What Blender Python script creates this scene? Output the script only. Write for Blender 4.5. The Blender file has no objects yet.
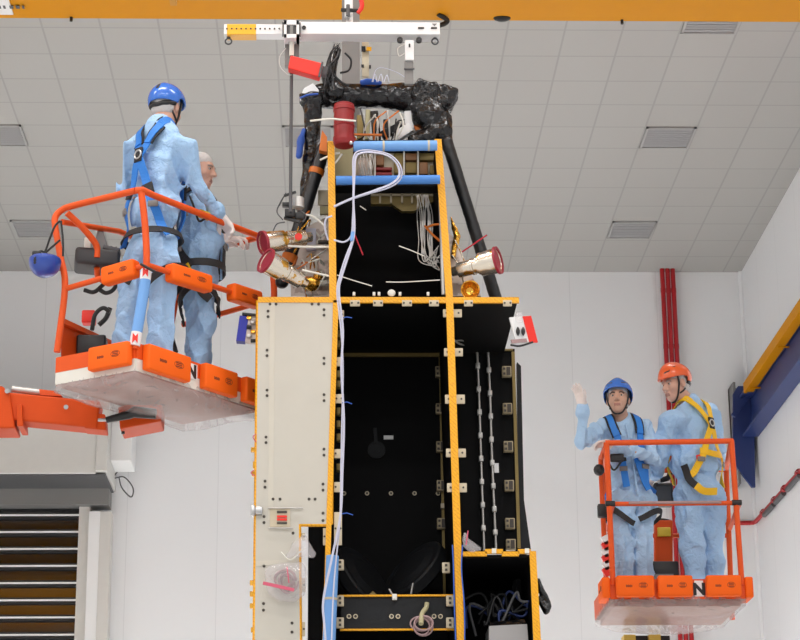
import bpy, bmesh, math, random
import numpy as np
from mathutils import Matrix, Vector
random.seed(7); RNG = np.random.default_rng(7)
SC = bpy.context.scene; COL = SC.collection
V = lambda *a: np.array(a, float)

# ------------------------------------------------------------------ camera
FPX, CX, CY, CAMH = 2100.0, 400.0, 320.0, 1.6
_dy = V(335-400, -(995-320), FPX); _dz = V(-60, (FPX*FPX+65*60)/675, FPX)
_dy /= np.linalg.norm(_dy); _dz /= np.linalg.norm(_dz)
CM = np.array([np.cross(_dz, _dy), _dy, _dz])          # camera (right, up, forward) -> world
cam = bpy.data.cameras.new('camera'); co = bpy.data.objects.new('camera', cam); COL.objects.link(co)
cam.sensor_width = 36; cam.lens = 36*FPX/800; cam.clip_end = 200
mw = Matrix.Identity(4)
for i in range(3):
    mw[i][0], mw[i][1], mw[i][2] = CM[i, 0], CM[i, 1], -CM[i, 2]
mw[2][3] = CAMH
co.matrix_world = mw; SC.camera = co
def A(px, py, Y):                                       # point on the plane y = Y
    r = CM @ V(px-CX, -(py-CY), FPX); p = r*(Y/r[1]); p[2] += CAMH; return p
def AZ(px, py, Z):                                      # point on the plane z = Z
    r = CM @ V(px-CX, -(py-CY), FPX); p = r*((Z-CAMH)/r[2]); p[2] += CAMH; return p
def AX(px, py, X):                                      # point on the plane x = X
    r = CM @ V(px-CX, -(py-CY), FPX); p = r*(X/r[0]); p[2] += CAMH; return p
def onz(px, Y, z):                                       # x from a pixel column on plane Y, at height z
    lo, hi = -400., 1400.
    r0 = A(px, 0, Y); r1 = A(px, 640, Y); t = (z-r0[2])/(r1[2]-r0[2]); q = r0+(r1-r0)*t; q[2] = z; return q
def unit(v): v = np.asarray(v, float); return v/(np.linalg.norm(v)+1e-12)

# ------------------------------------------------------------------ materials
def mat(name, col, rough=.5, metal=0., bump=None, var=0., alpha=1., trans=0., coat=0., spec=.5):
    m = bpy.data.materials.new(name); m.use_nodes = True; nt = m.node_tree; b = nt.nodes['Principled BSDF']
    c = (*[x for x in col], 1)
    b.inputs['Base Color'].default_value = c; b.inputs['Roughness'].default_value = rough
    b.inputs['Metallic'].default_value = metal; b.inputs['Alpha'].default_value = alpha
    b.inputs['Transmission Weight'].default_value = trans; b.inputs['Coat Weight'].default_value = coat
    b.inputs['Specular IOR Level'].default_value = spec
    tc = nt.nodes.new('ShaderNodeTexCoord')
    if var > 0:
        n = nt.nodes.new('ShaderNodeTexNoise'); n.inputs['Scale'].default_value = 9; n.inputs['Detail'].default_value = 5
        nt.links.new(tc.outputs['Object'], n.inputs['Vector'])
        mx = nt.nodes.new('ShaderNodeMix'); mx.data_type = 'RGBA'
        mx.inputs[6].default_value = (*[x*(1-var) for x in col], 1); mx.inputs[7].default_value = (*[min(1, x*(1+var)) for x in col], 1)
        nt.links.new(n.outputs['Fac'], mx.inputs[0]); nt.links.new(mx.outputs[2], b.inputs['Base Color'])
    if bump:
        kind, sc, st, dist = bump
        if kind == 'vor':
            n = nt.nodes.new('ShaderNodeTexVoronoi'); out = n.outputs['Distance']
        else:
            n = nt.nodes.new('ShaderNodeTexNoise'); n.inputs['Detail'].default_value = 4; out = n.outputs['Fac']
            n.inputs['Distortion'].default_value = .6
        n.inputs['Scale'].default_value = sc
        nt.links.new(tc.outputs['Object'], n.inputs['Vector'])
        bp = nt.nodes.new('ShaderNodeBump'); bp.inputs['Strength'].default_value = st; bp.inputs['Distance'].default_value = dist
        nt.links.new(out, bp.inputs['Height']); nt.links.new(bp.outputs['Normal'], b.inputs['Normal'])
    return m
def brick_mat(name, col, mortar, w, h, size, rough, offset=0., axes='XY', var=.02, smooth=.1, origin=(0, 0, 0), spec=.5):
    m = mat(name, col, rough, spec=spec); nt = m.node_tree; b = nt.nodes['Principled BSDF']
    tc = nt.nodes.new('ShaderNodeTexCoord'); sx = nt.nodes.new('ShaderNodeSeparateXYZ'); cb = nt.nodes.new('ShaderNodeCombineXYZ')
    mp = nt.nodes.new('ShaderNodeMapping'); mp.inputs['Location'].default_value = origin
    nt.links.new(tc.outputs['Object'], mp.inputs['Vector']); nt.links.new(mp.outputs['Vector'], sx.inputs[0])
    nt.links.new(sx.outputs[axes[0]], cb.inputs['X']); nt.links.new(sx.outputs[axes[1]], cb.inputs['Y'])
    t = nt.nodes.new('ShaderNodeTexBrick'); t.offset = offset; t.squash = 1
    nt.links.new(cb.outputs[0], t.inputs['Vector'])
    t.inputs['Scale'].default_value = 1; t.inputs['Brick Width'].default_value = w; t.inputs['Row Height'].default_value = h
    t.inputs['Mortar Size'].default_value = size; t.inputs['Mortar Smooth'].default_value = smooth
    t.inputs['Color1'].default_value = (*[c*(1-var) for c in col], 1); t.inputs['Color2'].default_value = (*[c*(1+var) for c in col], 1)
    t.inputs['Mortar'].default_value = (*mortar, 1)
    nt.links.new(t.outputs['Color'], b.inputs['Base Color'])
    return m
def film_mat(name, col, amount, rough=.25):             # clear plastic film
    m = bpy.data.materials.new(name); m.use_nodes = True; nt = m.node_tree
    b = nt.nodes['Principled BSDF']; b.inputs['Base Color'].default_value = (*col, 1); b.inputs['Roughness'].default_value = rough
    tc = nt.nodes.new('ShaderNodeTexCoord'); n = nt.nodes.new('ShaderNodeTexNoise'); n.inputs['Scale'].default_value = 5
    n.inputs['Detail'].default_value = 7; n.inputs['Distortion'].default_value = 2.5
    nt.links.new(tc.outputs['Object'], n.inputs['Vector'])
    bp = nt.nodes.new('ShaderNodeBump'); bp.inputs['Strength'].default_value = .35; bp.inputs['Distance'].default_value = .010
    nt.links.new(n.outputs['Fac'], bp.inputs['Height']); nt.links.new(bp.outputs['Normal'], b.inputs['Normal'])
    mr = nt.nodes.new('ShaderNodeMapRange'); mr.inputs['From Min'].default_value = .3; mr.inputs['From Max'].default_value = .75
    mr.inputs['To Min'].default_value = amount*.85; mr.inputs['To Max'].default_value = min(1, amount*1.2)
    nt.links.new(n.outputs['Fac'], mr.inputs['Value']); nt.links.new(mr.outputs[0], b.inputs['Alpha'])
    return m

M = {}
M['suit'] = mat('suit_blue', (.36, .565, .83), .75, bump=('noise', 22, .9, .022), var=.05)
M['suit_pale'] = mat('suit_pale_blue', (.41, .61, .85), .75, bump=('noise', 22, .9, .022), var=.05)
M['skin'] = mat('skin', (.62, .36, .27), .5, var=.06); M['skin_tan'] = mat('skin_tan', (.55, .33, .24), .5, var=.06)
M['lip'] = mat('lip', (.38, .18, .14), .45); M['brow'] = mat('brow_hair', (.06, .045, .04), .8); M['brow_grey'] = mat('brow_grey', (.35, .27, .23), .8)
M['eyew'] = mat('eye_white', (.42, .36, .33), .3); M['iris'] = mat('iris', (.03, .02, .015), .1)
M['glove'] = mat('glove_latex', (.78, .70, .67), .55, bump=('noise', 60, .4, .006))
M['net'] = mat('hair_net', (.58, .56, .55), .8, bump=('noise', 90, .6, .006), var=.08)
M['hblue'] = mat('helmet_blue', (.03, .16, .62), .25, coat=.5); M['hdark'] = mat('helmet_deep_blue', (.015, .06, .36), .3, coat=.4)
M['horange'] = mat('helmet_orange', (.85, .13, .03), .3, coat=.4); M['black'] = mat('black_plastic', (.012, .012, .013), .45)
M['strap_blk'] = mat('strap_black', (.018, .018, .02), .75, bump=('noise', 120, .3, .003))
M['strap_blu'] = mat('strap_blue', (.02, .2, .66), .6, bump=('noise', 120, .3, .003))
M['strap_yel'] = mat('strap_yellow', (.86, .52, .01), .6); M['steel'] = mat('steel', (.55, .55, .55), .3, .9)
M['orange'] = mat('lift_orange', (.76, .095, .012), .45, spec=.3, bump=('noise', 14, .06, .01), var=.07)
M['orange_d'] = mat('boom_orange', (.66, .075, .008), .5, var=.08, spec=.2)
M['foam'] = mat('foam_orange', (.95, .135, .006), .62, spec=.25, bump=('noise', 30, .12, .008), var=.04); M['ink'] = mat('ink', (.16, .03, .01), .7)
M['white'] = mat('white_paint', (.82, .82, .82), .4); M['grey'] = mat('grey_paint', (.20, .195, .19), .45); M['dgrey'] = mat('dark_grey', (.08, .08, .085), .5)
M['rubber'] = mat('console_black', (.035, .035, .038), .5, bump=('noise', 40, .1, .005))
M['film'] = film_mat('clear_wrap', (.70, .64, .63), .34, .18); M['bag'] = film_mat('clear_bag', (.80, .77, .79), .26, .1)
M['panel'] = mat('cream_panel', (.56, .53, .46), .45, var=.035); M['hole'] = mat('bolt_dark', (.05, .04, .03), .5)
M['cream'] = mat('cream_tab', (.58, .50, .36), .45, var=.08); M['mblack'] = mat('black_panel', (.005, .005, .0055), .7, spec=.12)
M['mblack2'] = mat('black_equipment', (.010, .011, .013), .6, bump=('noise', 18, .2, .01), spec=.3)
M['olive'] = mat('olive_edge', (.23, .165, .05), .5, .3, var=.2); M['gold'] = mat('gold_foil', (.80, .42, .06), .25, .85, bump=('vor', 26, .7, .02))
M['mli'] = mat('black_wrap', (.006, .006, .007), .22, bump=('vor', 24, .32, .02))
M['silver'] = mat('silver_foil', (.74, .68, .58), .3, .6, bump=('vor', 22, .25, .01), var=.2)
M['pinkfoil'] = mat('dull_foil', (.74, .62, .54), .4, .15, bump=('vor', 14, .35, .015), var=.15)
M['redcap'] = mat('dark_red_cap', (.30, .012, .03), .4); M['redbox'] = mat('red_cover', (.80, .025, .012), .45)
M['redcan'] = mat('red_canister', (.27, .010, .012), .4, bump=('noise', 20, .1, .01)); M['redpipe'] = mat('red_pipe', (.42, .008, .014), .4)
M['redrod'] = mat('red_rod', (.5, .01, .03), .5)
M['foamblue'] = mat('foam_blue', (.07, .24, .64), .6, var=.04); M['foamsky'] = mat('foam_sky', (.17, .38, .76), .6, var=.04)
M['cable'] = mat('cable_white', (.62, .63, .76), .5); M['cableblue'] = mat('cable_blue', (.03, .11, .5), .5); M['wire'] = mat('wire_silver', (.55, .53, .5), .35, .6)
M['crane'] = mat('crane_yellow', (.64, .26, .0), .55, bump=('noise', 3, .05, .02), var=.03, spec=.15); M['cranedk'] = mat('crane_brown', (.55, .24, .012), .5)
M['beamblue'] = mat('beam_blue', (.016, .035, .15), .45); M['alu'] = mat('brushed_metal', (.60, .585, .56), .42, .55, bump=('noise', 5, .05, .01), var=.05)
M['beamwhite'] = mat('beam_white', (.80, .80, .80), .35); M['beamyel'] = mat('beam_yellow', (.90, .43, .012), .4)
M['vent'] = mat('vent_grey', (.31, .31, .312), .55); M['ventframe'] = mat('vent_frame', (.36, .355, .35), .5)
M['glass'] = mat('door_glass', (.012, .013, .015), .06, spec=.75); M['tapewhite'] = mat('white_tape', (.75, .73, .66), .5)
M['pink'] = mat('pink_tag', (.62, .10, .17), .6); M['coil'] = mat('coil_cable', (.38, .25, .25), .6); M['khaki'] = mat('khaki_strap', (.42, .38, .22), .7)
M['wblue'] = mat('tag_blue', (.02, .03, .42), .5); M['copper'] = mat('orange_wire', (.60, .155, .015), .45, .1)
M['mastyel'] = mat('mast_yellow', (.78, .55, .10), .45); M['plateyel'] = mat('plate_yellow', (.70, .45, .02), .5)
def patched(name, c1, c2, pos, sc, rough, metal):         # foil with torn patches of a second foil
    m = mat(name, c1, rough, metal, bump=('vor', 22, .25, .01)); nt = m.node_tree; b = nt.nodes['Principled BSDF']
    tc = nt.nodes.new('ShaderNodeTexCoord'); n = nt.nodes.new('ShaderNodeTexNoise'); n.inputs['Scale'].default_value = sc; n.inputs['Detail'].default_value = 3
    nt.links.new(tc.outputs['Object'], n.inputs['Vector']); r = nt.nodes.new('ShaderNodeValToRGB')
    r.color_ramp.elements[0].position = pos; r.color_ramp.elements[0].color = (*c1, 1); r.color_ramp.elements[1].position = pos+.03; r.color_ramp.elements[1].color = (*c2, 1)
    nt.links.new(n.outputs['Fac'], r.inputs[0]); nt.links.new(r.outputs[0], b.inputs['Base Color']); return m
M['silver'] = patched('silver_foil', (.74, .68, .58), (.62, .33, .05), .57, 16, .26, .85)
M['pinkfoil'] = patched('dull_foil', (.72, .61, .54), (.45, .36, .32), .54, 11, .4, .2)
def tape_mat():                                          # yellow film tape with fine cross folds
    m = mat('yellow_tape', (.83, .40, .006), .3, 0); nt = m.node_tree; b = nt.nodes['Principled BSDF']
    tc = nt.nodes.new('ShaderNodeTexCoord'); n = nt.nodes.new('ShaderNodeTexNoise'); n.inputs['Scale'].default_value = 110; n.inputs['Detail'].default_value = 2
    nt.links.new(tc.outputs['Object'], n.inputs['Vector'])
    r = nt.nodes.new('ShaderNodeValToRGB'); r.color_ramp.elements[0].position = .30; r.color_ramp.elements[0].color = (.76, .32, .002, 1)
    r.color_ramp.elements[1].position = .50; r.color_ramp.elements[1].color = (.90, .43, .004, 1)
    nt.links.new(n.outputs['Fac'], r.inputs[0])
    wv = nt.nodes.new('ShaderNodeTexWave'); wv.wave_type = 'BANDS'; wv.bands_direction = 'DIAGONAL'; wv.inputs['Scale'].default_value = 27; wv.inputs['Distortion'].default_value = 2.5
    nt.links.new(tc.outputs['Object'], wv.inputs['Vector']); wr = nt.nodes.new('ShaderNodeValToRGB')
    wr.color_ramp.elements[0].position = .12; wr.color_ramp.elements[0].color = (.86, .80, .74, 1); wr.color_ramp.elements[1].position = .3; wr.color_ramp.elements[1].color = (1, 1, 1, 1)
    nt.links.new(wv.outputs['Fac'], wr.inputs[0]); mx = nt.nodes.new('ShaderNodeMix'); mx.data_type = 'RGBA'; mx.blend_type = 'MULTIPLY'; mx.inputs[0].default_value = 1
    nt.links.new(r.outputs[0], mx.inputs[6]); nt.links.new(wr.outputs[0], mx.inputs[7]); nt.links.new(mx.outputs[2], b.inputs['Base Color'])
    bp = nt.nodes.new('ShaderNodeBump'); bp.inputs['Strength'].default_value = .4; bp.inputs['Distance'].default_value = .006
    nt.links.new(n.outputs['Fac'], bp.inputs['Height']); nt.links.new(bp.outputs['Normal'], b.inputs['Normal'])
    return m
M['tape'] = tape_mat(); M['panelstrip'] = mat('panel_strip', (.60, .565, .48), .5, var=.04); M['brownbox'] = mat('brown_box', (.32, .15, .06), .5, var=.1); M['sheet'] = mat('sheet_metal', (.66, .65, .62), .4, .1, var=.04); M['boxgrey'] = mat('box_grey', (.40, .39, .39), .5); M['strut'] = mat('strut_black', (.012, .013, .015), .35, bump=('noise', 30, .25, .01)); M['floorsteel'] = mat('floor_steel', (.34, .14, .10), .6, var=.1); M['brass'] = mat('brass_clip', (.36, .29, .18), .45, .2, var=.25)

# ------------------------------------------------------------------ mesh builder
def wloc(o):
    v = np.zeros(3)
    while o is not None: v = v+np.array(o.location); o = o.parent
    return v
def frame(d, up=(0, 0, 1)):
    d = unit(d); s = np.cross(d, up)
    if np.linalg.norm(s) < 1e-4: s = np.cross(d, (1, 0, 0))
    s = unit(s); return s, np.cross(s, d)
def crom(pts, n=8):
    P = [np.asarray(p, float) for p in pts]
    if len(P) < 3: return P
    Q = [2*P[0]-P[1]]+P+[2*P[-1]-P[-2]]; out = []
    for i in range(1, len(Q)-2):
        for k in range(n):
            t = k/n; a, b, c, d = Q[i-1:i+3]
            out.append(.5*((2*b)+(c-a)*t+(2*a-5*b+4*c-d)*t*t+(3*b-a-3*c+d)*t**3))
    return out+[P[-1]]
class MB:
    def __init__(s): s.v = []; s.f = []; s.m = []; s.sm = []
    def add(s, verts, faces, m=0, smooth=False):
        o = len(s.v); s.v += [tuple(map(float, x)) for x in verts]
        for f in faces: s.f.append(tuple(i+o for i in f)); s.m.append(m); s.sm.append(smooth)
        return s
    def box(s, c, h, ax=None, m=0, bev=0., seg=2):        # centre, half sizes, axes (rows)
        ax = np.eye(3) if ax is None else np.asarray(ax, float); c = np.asarray(c, float)
        if bev <= 0:
            vs = [c+sx*h[0]*ax[0]+sy*h[1]*ax[1]+sz*h[2]*ax[2] for sx in (-1, 1) for sy in (-1, 1) for sz in (-1, 1)]
            return s.add(vs, [(0, 1, 3, 2), (4, 6, 7, 5), (0, 4, 5, 1), (2, 3, 7, 6), (0, 2, 6, 4), (1, 5, 7, 3)], m)
        bm = bmesh.new(); bmesh.ops.create_cube(bm, size=2)
        for v in bm.verts: v.co = Vector((v.co.x*h[0], v.co.y*h[1], v.co.z*h[2]))
        bmesh.ops.bevel(bm, geom=bm.edges[:], offset=bev, segments=seg, affect='EDGES', profile=.5)
        bm.verts.index_update()
        s.add([c+v.co.x*ax[0]+v.co.y*ax[1]+v.co.z*ax[2] for v in bm.verts], [[v.index for v in f.verts] for f in bm.faces], m, True)
        bm.free(); return s
    def span(s, lo, hi, m=0, bev=0.):
        lo = np.asarray(lo, float); hi = np.asarray(hi, float); return s.box((lo+hi)/2, np.abs(hi-lo)/2, None, m, bev)
    def bar(s, a, b, w, h, up=(0, 0, 1), m=0, bev=0.):    # box from a to b
        a = np.asarray(a, float); b = np.asarray(b, float); d = b-a; sd, u = frame(d, up)
        return s.box((a+b)/2, (np.linalg.norm(d)/2, w/2, h/2), (unit(d), sd, u), m, bev)
    def tube(s, pts, r, n=10, m=0, closed=False, caps=True):
        P = [np.asarray(p, float) for p in pts]; N = len(P)
        R = r if hasattr(r, '__len__') else [r]*N
        sd, u = frame(P[1]-P[0]); vs = []; fs = []
        for i in range(N):
            t = unit((P[(i+1) % N] if (closed or i < N-1) else P[i])-(P[i-1] if (closed or i > 0) else P[i]))
            sd = unit(sd-t*np.dot(sd, t)); u = np.cross(sd, t)
            for k in range(n):
                a = 2*math.pi*k/n; vs.append(P[i]+R[i]*(math.cos(a)*sd+math.sin(a)*u))
        for i in range(N if closed else N-1):
            j = (i+1) % N
            for k in range(n): fs.append((i*n+k, i*n+(k+1) % n, j*n+(k+1) % n, j*n+k))
        s.add(vs, fs, m, True)
        if caps and not closed:
            s.add(vs[:n], [tuple(range(n))], m); s.add(vs[-n:], [tuple(range(n))[::-1]], m)
        return s
    def lathe(s, c, axis, prof, n=24, m=0, mats=None):    # profile (distance along the axis, radius)
        ax = unit(axis); sd, u = frame(ax); c = np.asarray(c, float)
        for i in range(len(prof)-1):
            vs = []
            for (t, r) in prof[i:i+2]:
                for k in range(n):
                    a = 2*math.pi*k/n; vs.append(c+ax*t+max(r, 1e-4)*(math.cos(a)*sd+math.sin(a)*u))
            s.add(vs, [(k, (k+1) % n, n+(k+1) % n, n+k) for k in range(n)], mats[i] if mats else m, True)
        return s
    def ball(s, c, r, m=0, n=12):
        r = np.ones(3)*r; c = np.asarray(c, float); vs = []; fs = []
        for i in range(n//2+1):
            th = math.pi*i/(n//2)
            for k in range(n):
                ph = 2*math.pi*k/n; vs.append(c+r*V(math.sin(th)*math.cos(ph), math.sin(th)*math.sin(ph), math.cos(th)))
        for i in range(n//2):
            for k in range(n): fs.append((i*n+k, (i+1)*n+k, (i+1)*n+(k+1) % n, i*n+(k+1) % n))
        return s.add(vs, fs, m, True)
    def prism(s, poly, off, m=0):                         # polygon of 3D points pushed along off
        P = [np.asarray(p, float) for p in poly]; n = len(P); off = np.asarray(off, float)
        vs = P+[p+off for p in P]
        return s.add(vs, [tuple(range(n))[::-1], tuple(range(n, 2*n))]+[(i, (i+1) % n, n+(i+1) % n, n+i) for i in range(n)], m)
    def build(s, name, mats, parent=None, loc=None, bevel=0):
        if not isinstance(mats, (list, tuple)): mats = [mats]
        o0 = wloc(parent) if parent is not None else np.zeros(3)
        if loc is None and parent is None:
            a = np.array(s.v); loc = V((a[:, 0].min()+a[:, 0].max())/2, (a[:, 1].min()+a[:, 1].max())/2, a[:, 2].min())
        l = np.zeros(3) if loc is None else np.asarray(loc, float)
        me = bpy.data.meshes.new(name); me.from_pydata([tuple(np.array(x)-o0-l) for x in s.v], [], s.f)
        for m in mats: me.materials.append(M[m] if isinstance(m, str) else m)
        me.polygons.foreach_set('material_index', s.m); me.polygons.foreach_set('use_smooth', s.sm); 
        bm = bmesh.new(); bm.from_mesh(me); bmesh.ops.recalc_face_normals(bm, faces=bm.faces[:]); bm.to_mesh(me); bm.free()
        me.update()
        o = bpy.data.objects.new(name, me); COL.objects.link(o); o.location = l
        if parent is not None: o.parent = parent
        if bevel:
            b = o.modifiers.new('bevel', 'BEVEL'); b.width = bevel; b.segments = 2; b.limit_method = 'ANGLE'
        return o
def empty(name, loc): 
    o = bpy.data.objects.new(name, None); COL.objects.link(o); o.location = [float(x) for x in loc]; o.empty_display_size = .1; return o
def tag(o, label=None, cat=None, group=None, kind=None):
    if label: o['label'] = label
    if cat: o['category'] = cat
    if group: o['group'] = group
    if kind: o['kind'] = kind
    return o

# ------------------------------------------------------------------ signed distance fields -> continuous surfaces
def smin(a, b, k):
    if k <= 0: return np.minimum(a, b)
    h = np.maximum(k-np.abs(a-b), 0)/k; return np.minimum(a, b)-h*h*k*.25
class Prim:
    def __init__(s, fn, lo, hi, k, sub=False): s.fn, s.lo, s.hi, s.k, s.sub = fn, np.asarray(lo), np.asarray(hi), k, sub
def cap(a, b, ra, rb=None, k=.03, sub=False):
    a = np.asarray(a, float); b = np.asarray(b, float); rb = ra if rb is None else rb; d = b-a; L = max(d@d, 1e-9)
    def fn(x, y, z):
        X, Y, Z = x-a[0], y-a[1], z-a[2]; t = np.clip((X*d[0]+Y*d[1]+Z*d[2])/L, 0, 1)
        return np.sqrt((X-d[0]*t)**2+(Y-d[1]*t)**2+(Z-d[2]*t)**2)-(ra+(rb-ra)*t)
    r = max(ra, rb); return Prim(fn, np.minimum(a, b)-r, np.maximum(a, b)+r, k, sub)
def ell(c, r, ax=None, k=.03, sub=False):
    c = np.asarray(c, float); ax = np.eye(3) if ax is None else np.asarray(ax, float); r = np.asarray(r, float)
    def fn(x, y, z):
        X, Y, Z = x-c[0], y-c[1], z-c[2]; q = [X*a[0]+Y*a[1]+Z*a[2] for a in ax]
        k0 = np.sqrt((q[0]/r[0])**2+(q[1]/r[1])**2+(q[2]/r[2])**2)
        k1 = np.sqrt((q[0]/r[0]**2)**2+(q[1]/r[1]**2)**2+(q[2]/r[2]**2)**2)+1e-6
        return k0*(k0-1)/k1
    e = np.sqrt(((ax*r[:, None])**2).sum(0)); return Prim(fn, c-e, c+e, k, sub)
def rbox(c, h, ax=None, rad=.01, k=.02, sub=False):
    c = np.asarray(c, float); ax = np.eye(3) if ax is None else np.asarray(ax, float); h = np.asarray(h, float)
    def fn(x, y, z):
        X, Y, Z = x-c[0], y-c[1], z-c[2]; q = [np.abs(X*a[0]+Y*a[1]+Z*a[2])-(h[i]-rad) for i, a in enumerate(ax)]
        return np.sqrt(sum(np.maximum(t, 0)**2 for t in q))+np.minimum(np.maximum(np.maximum(q[0], q[1]), q[2]), 0)-rad
    e = (np.abs(ax)*h[:, None]).sum(0); return Prim(fn, c-e, c+e, k, sub)
def evalp(prims, P, sub=True):
    d = np.full(len(P), 9.)
    for p in prims:
        q = p.fn(P[:, 0], P[:, 1], P[:, 2])
        if p.sub:
            if sub: d = -smin(-d, q, p.k)
        else: d = smin(d, q, p.k)
    return d
def snap(prims, P, off=.01, it=14):
    P = np.array(P, float); e = 1e-3
    for _ in range(it):
        d = evalp(prims, P, False); g = np.stack([evalp(prims, P+np.eye(3)[i]*e, False)-d for i in range(3)], 1)/e
        g /= np.linalg.norm(g, axis=1, keepdims=True)+1e-9; P = P-g*np.clip(d-off, -.06, .06)[:, None]
    return P, g
def field_mesh(prims, h, warp=None, thick=None):
    add = [p for p in prims if not p.sub]
    lo = np.min([p.lo for p in add], 0)-4*h-.03; hi = np.max([p.hi for p in add], 0)+4*h+.03
    n = np.ceil((hi-lo)/h).astype(int)+1; D = np.full(n, .3, np.float32)
    ax = [(lo[i]+h*np.arange(n[i])).astype(np.float32) for i in range(3)]
    for p in prims:
        i0 = np.clip(((p.lo-p.k-3*h-.02-lo)/h).astype(int), 0, n); i1 = np.clip(((p.hi+p.k+3*h+.02-lo)/h).astype(int)+1, 0, n)
        if (i1 <= i0).any(): continue
        sl = tuple(slice(a, b) for a, b in zip(i0, i1))
        d = p.fn(ax[0][sl[0], None, None], ax[1][None, sl[1], None], ax[2][None, None, sl[2]])
        D[sl] = -smin(-D[sl], d, p.k) if p.sub else smin(D[sl], d, p.k)
    if warp is not None:
        ii = np.argwhere(np.abs(D) < .05); P = lo+ii*h
        D[ii[:, 0], ii[:, 1], ii[:, 2]] += warp(P)
    s = D < 0; c = np.zeros(n-1, np.int8)
    offs = [(a, b, d) for a in (0, 1) for b in (0, 1) for d in (0, 1)]
    for a, b, d in offs: c += s[a:n[0]-1+a, b:n[1]-1+b, d:n[2]-1+d]
    act = np.argwhere((c > 0) & (c < 8)); idx = np.full(n-1, -1, np.int64); idx[act[:, 0], act[:, 1], act[:, 2]] = np.arange(len(act))
    vals = {o: D[act[:, 0]+o[0], act[:, 1]+o[1], act[:, 2]+o[2]] for o in offs}
    pos = np.zeros((len(act), 3)); cnt = np.zeros(len(act))
    for o in offs:
        for k in range(3):
            if o[k]: continue
            o2 = list(o); o2[k] = 1; o2 = tuple(o2); va, vb = vals[o], vals[o2]; mk = (va < 0) != (vb < 0)
            t = np.where(mk, va/np.where(mk, va-vb, 1), 0); q = np.array(o, float)[None, :]+t[:, None]*np.eye(3)[k]
            pos += q*mk[:, None]; cnt += mk
    vs = lo+(act+pos/cnt[:, None])*h; faces = []
    for k in range(3):
        i, j = [(1, 2), (2, 0), (0, 1)][k]
        sa = [slice(None)]*3; sb = [slice(None)]*3; sa[k] = slice(0, n[k]-1); sb[k] = slice(1, n[k])
        e = s[tuple(sa)] != s[tuple(sb)]; w = np.argwhere(e)
        w = w[(w[:, i] > 0) & (w[:, j] > 0) & (w[:, i] < n[i]-1) & (w[:, j] < n[j]-1)]
        def cell(di, dj):
            q = w.copy(); q[:, i] -= di; q[:, j] -= dj; return idx[q[:, 0], q[:, 1], q[:, 2]]
        f = np.stack([cell(1, 1), cell(0, 1), cell(0, 0), cell(1, 0)], 1)
        inside = s[w[:, 0], w[:, 1], w[:, 2]]; f[~inside] = f[~inside][:, ::-1]; faces.append(f)
    return vs, np.concatenate(faces)
def field_obj(name, prims, h, mats, parent=None, loc=None, warp=None, matfn=None, smooth=1):
    vs, fs = field_mesh(prims, h, warp)
    if smooth:                                            # light laplacian pass removes grid stepping
        for _ in range(smooth):
            acc = np.zeros_like(vs); cn = np.zeros(len(vs))
            for a, b in ((0, 1), (1, 2), (2, 3), (3, 0)):
                np.add.at(acc, fs[:, a], vs[fs[:, b]]); np.add.at(acc, fs[:, b], vs[fs[:, a]])
                np.add.at(cn, fs[:, a], 1); np.add.at(cn, fs[:, b], 1)
            vs = vs*.5+.5*acc/np.maximum(cn, 1)[:, None]
    o0 = wloc(parent) if parent is not None else np.zeros(3)
    l = np.zeros(3) if loc is None else np.asarray(loc, float)
    me = bpy.data.meshes.new(name); me.from_pydata((vs-o0-l).tolist(), [], fs.tolist())
    for m in (mats if isinstance(mats, (list, tuple)) else [mats]): me.materials.append(M[m])
    me.polygons.foreach_set('use_smooth', [mats != 'mli']*len(fs))
    if matfn is not None: me.polygons.foreach_set('material_index', np.asarray(matfn(vs[fs].mean(1)), int))
    me.update(); o = bpy.data.objects.new(name, me); COL.objects.link(o); o.location = l
    if parent is not None: o.parent = parent
    return o
def folds(seed, amp, freq):                               # cloth folds, inward only
    r = np.random.default_rng(seed); D = [unit(r.normal(size=3)*V(1.1, 1.1, 1.)) for _ in range(5)]; D = [unit(V(d[0], d[1], np.clip(d[2], -.45, .45))) for d in D]; ph = r.uniform(0, 6, 10)
    def w(P):
        q = sum(np.sin(P@(D[i]*freq*.35)+ph[i]) for i in range(3))
        a = 1-np.abs(np.sin(P@(D[3]*freq)+1.6*q+ph[4])); b = 1-np.abs(np.sin(P@(D[4]*freq*1.5)+1.9*q+ph[5]))
        return amp*(.65*(1-a)+.35*(1-b))
    return w
def crumple(seed, amp, freq):
    r = np.random.default_rng(seed); C = r.normal(size=(9, 3)); ph = r.uniform(0, 6, 9)
    def w(P):
        d = np.zeros(len(P))
        for i in range(9): d += np.abs(np.sin(P@(unit(C[i])*freq*(.6+.2*i))+ph[i]+np.sin(P@(C[(i+3) % 9]*freq*.5))))*(1/(1+.35*i))
        return amp*(d/3-.7)
    return w
def ribbon(prims, ctrl, w, t, off=.012, n=9, closed=False, mb=None, m=0):
    C = list(ctrl)+([ctrl[0]] if closed else []); P = np.array(crom(C, n)); P, N = snap(prims, P, off)
    T = np.gradient(P, axis=0); T /= np.linalg.norm(T, axis=1, keepdims=True)+1e-9; W = np.cross(T, N); W /= np.linalg.norm(W, axis=1, keepdims=True)+1e-9
    L, _ = snap(prims, P-W*w/2, off, 6); R, _ = snap(prims, P+W*w/2, off, 6)
    L = P+unit2(L-P)*w/2; R = P+unit2(R-P)*w/2
    mb = mb or MB(); vs = []; k = len(P)
    for i in range(k): vs += [L[i], R[i], R[i]+N[i]*t, L[i]+N[i]*t]
    fs = []
    for i in range(k-1):
        for a in range(4): fs.append((4*i+a, 4*i+(a+1) % 4, 4*i+4+(a+1) % 4, 4*i+4+a))
    fs += [(0, 1, 2, 3), (4*k-1, 4*k-2, 4*k-3, 4*k-4)]
    mb.add(vs, fs, m); return mb
def unit2(a): return a/(np.linalg.norm(a, axis=1, keepdims=True)+1e-9)

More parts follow.
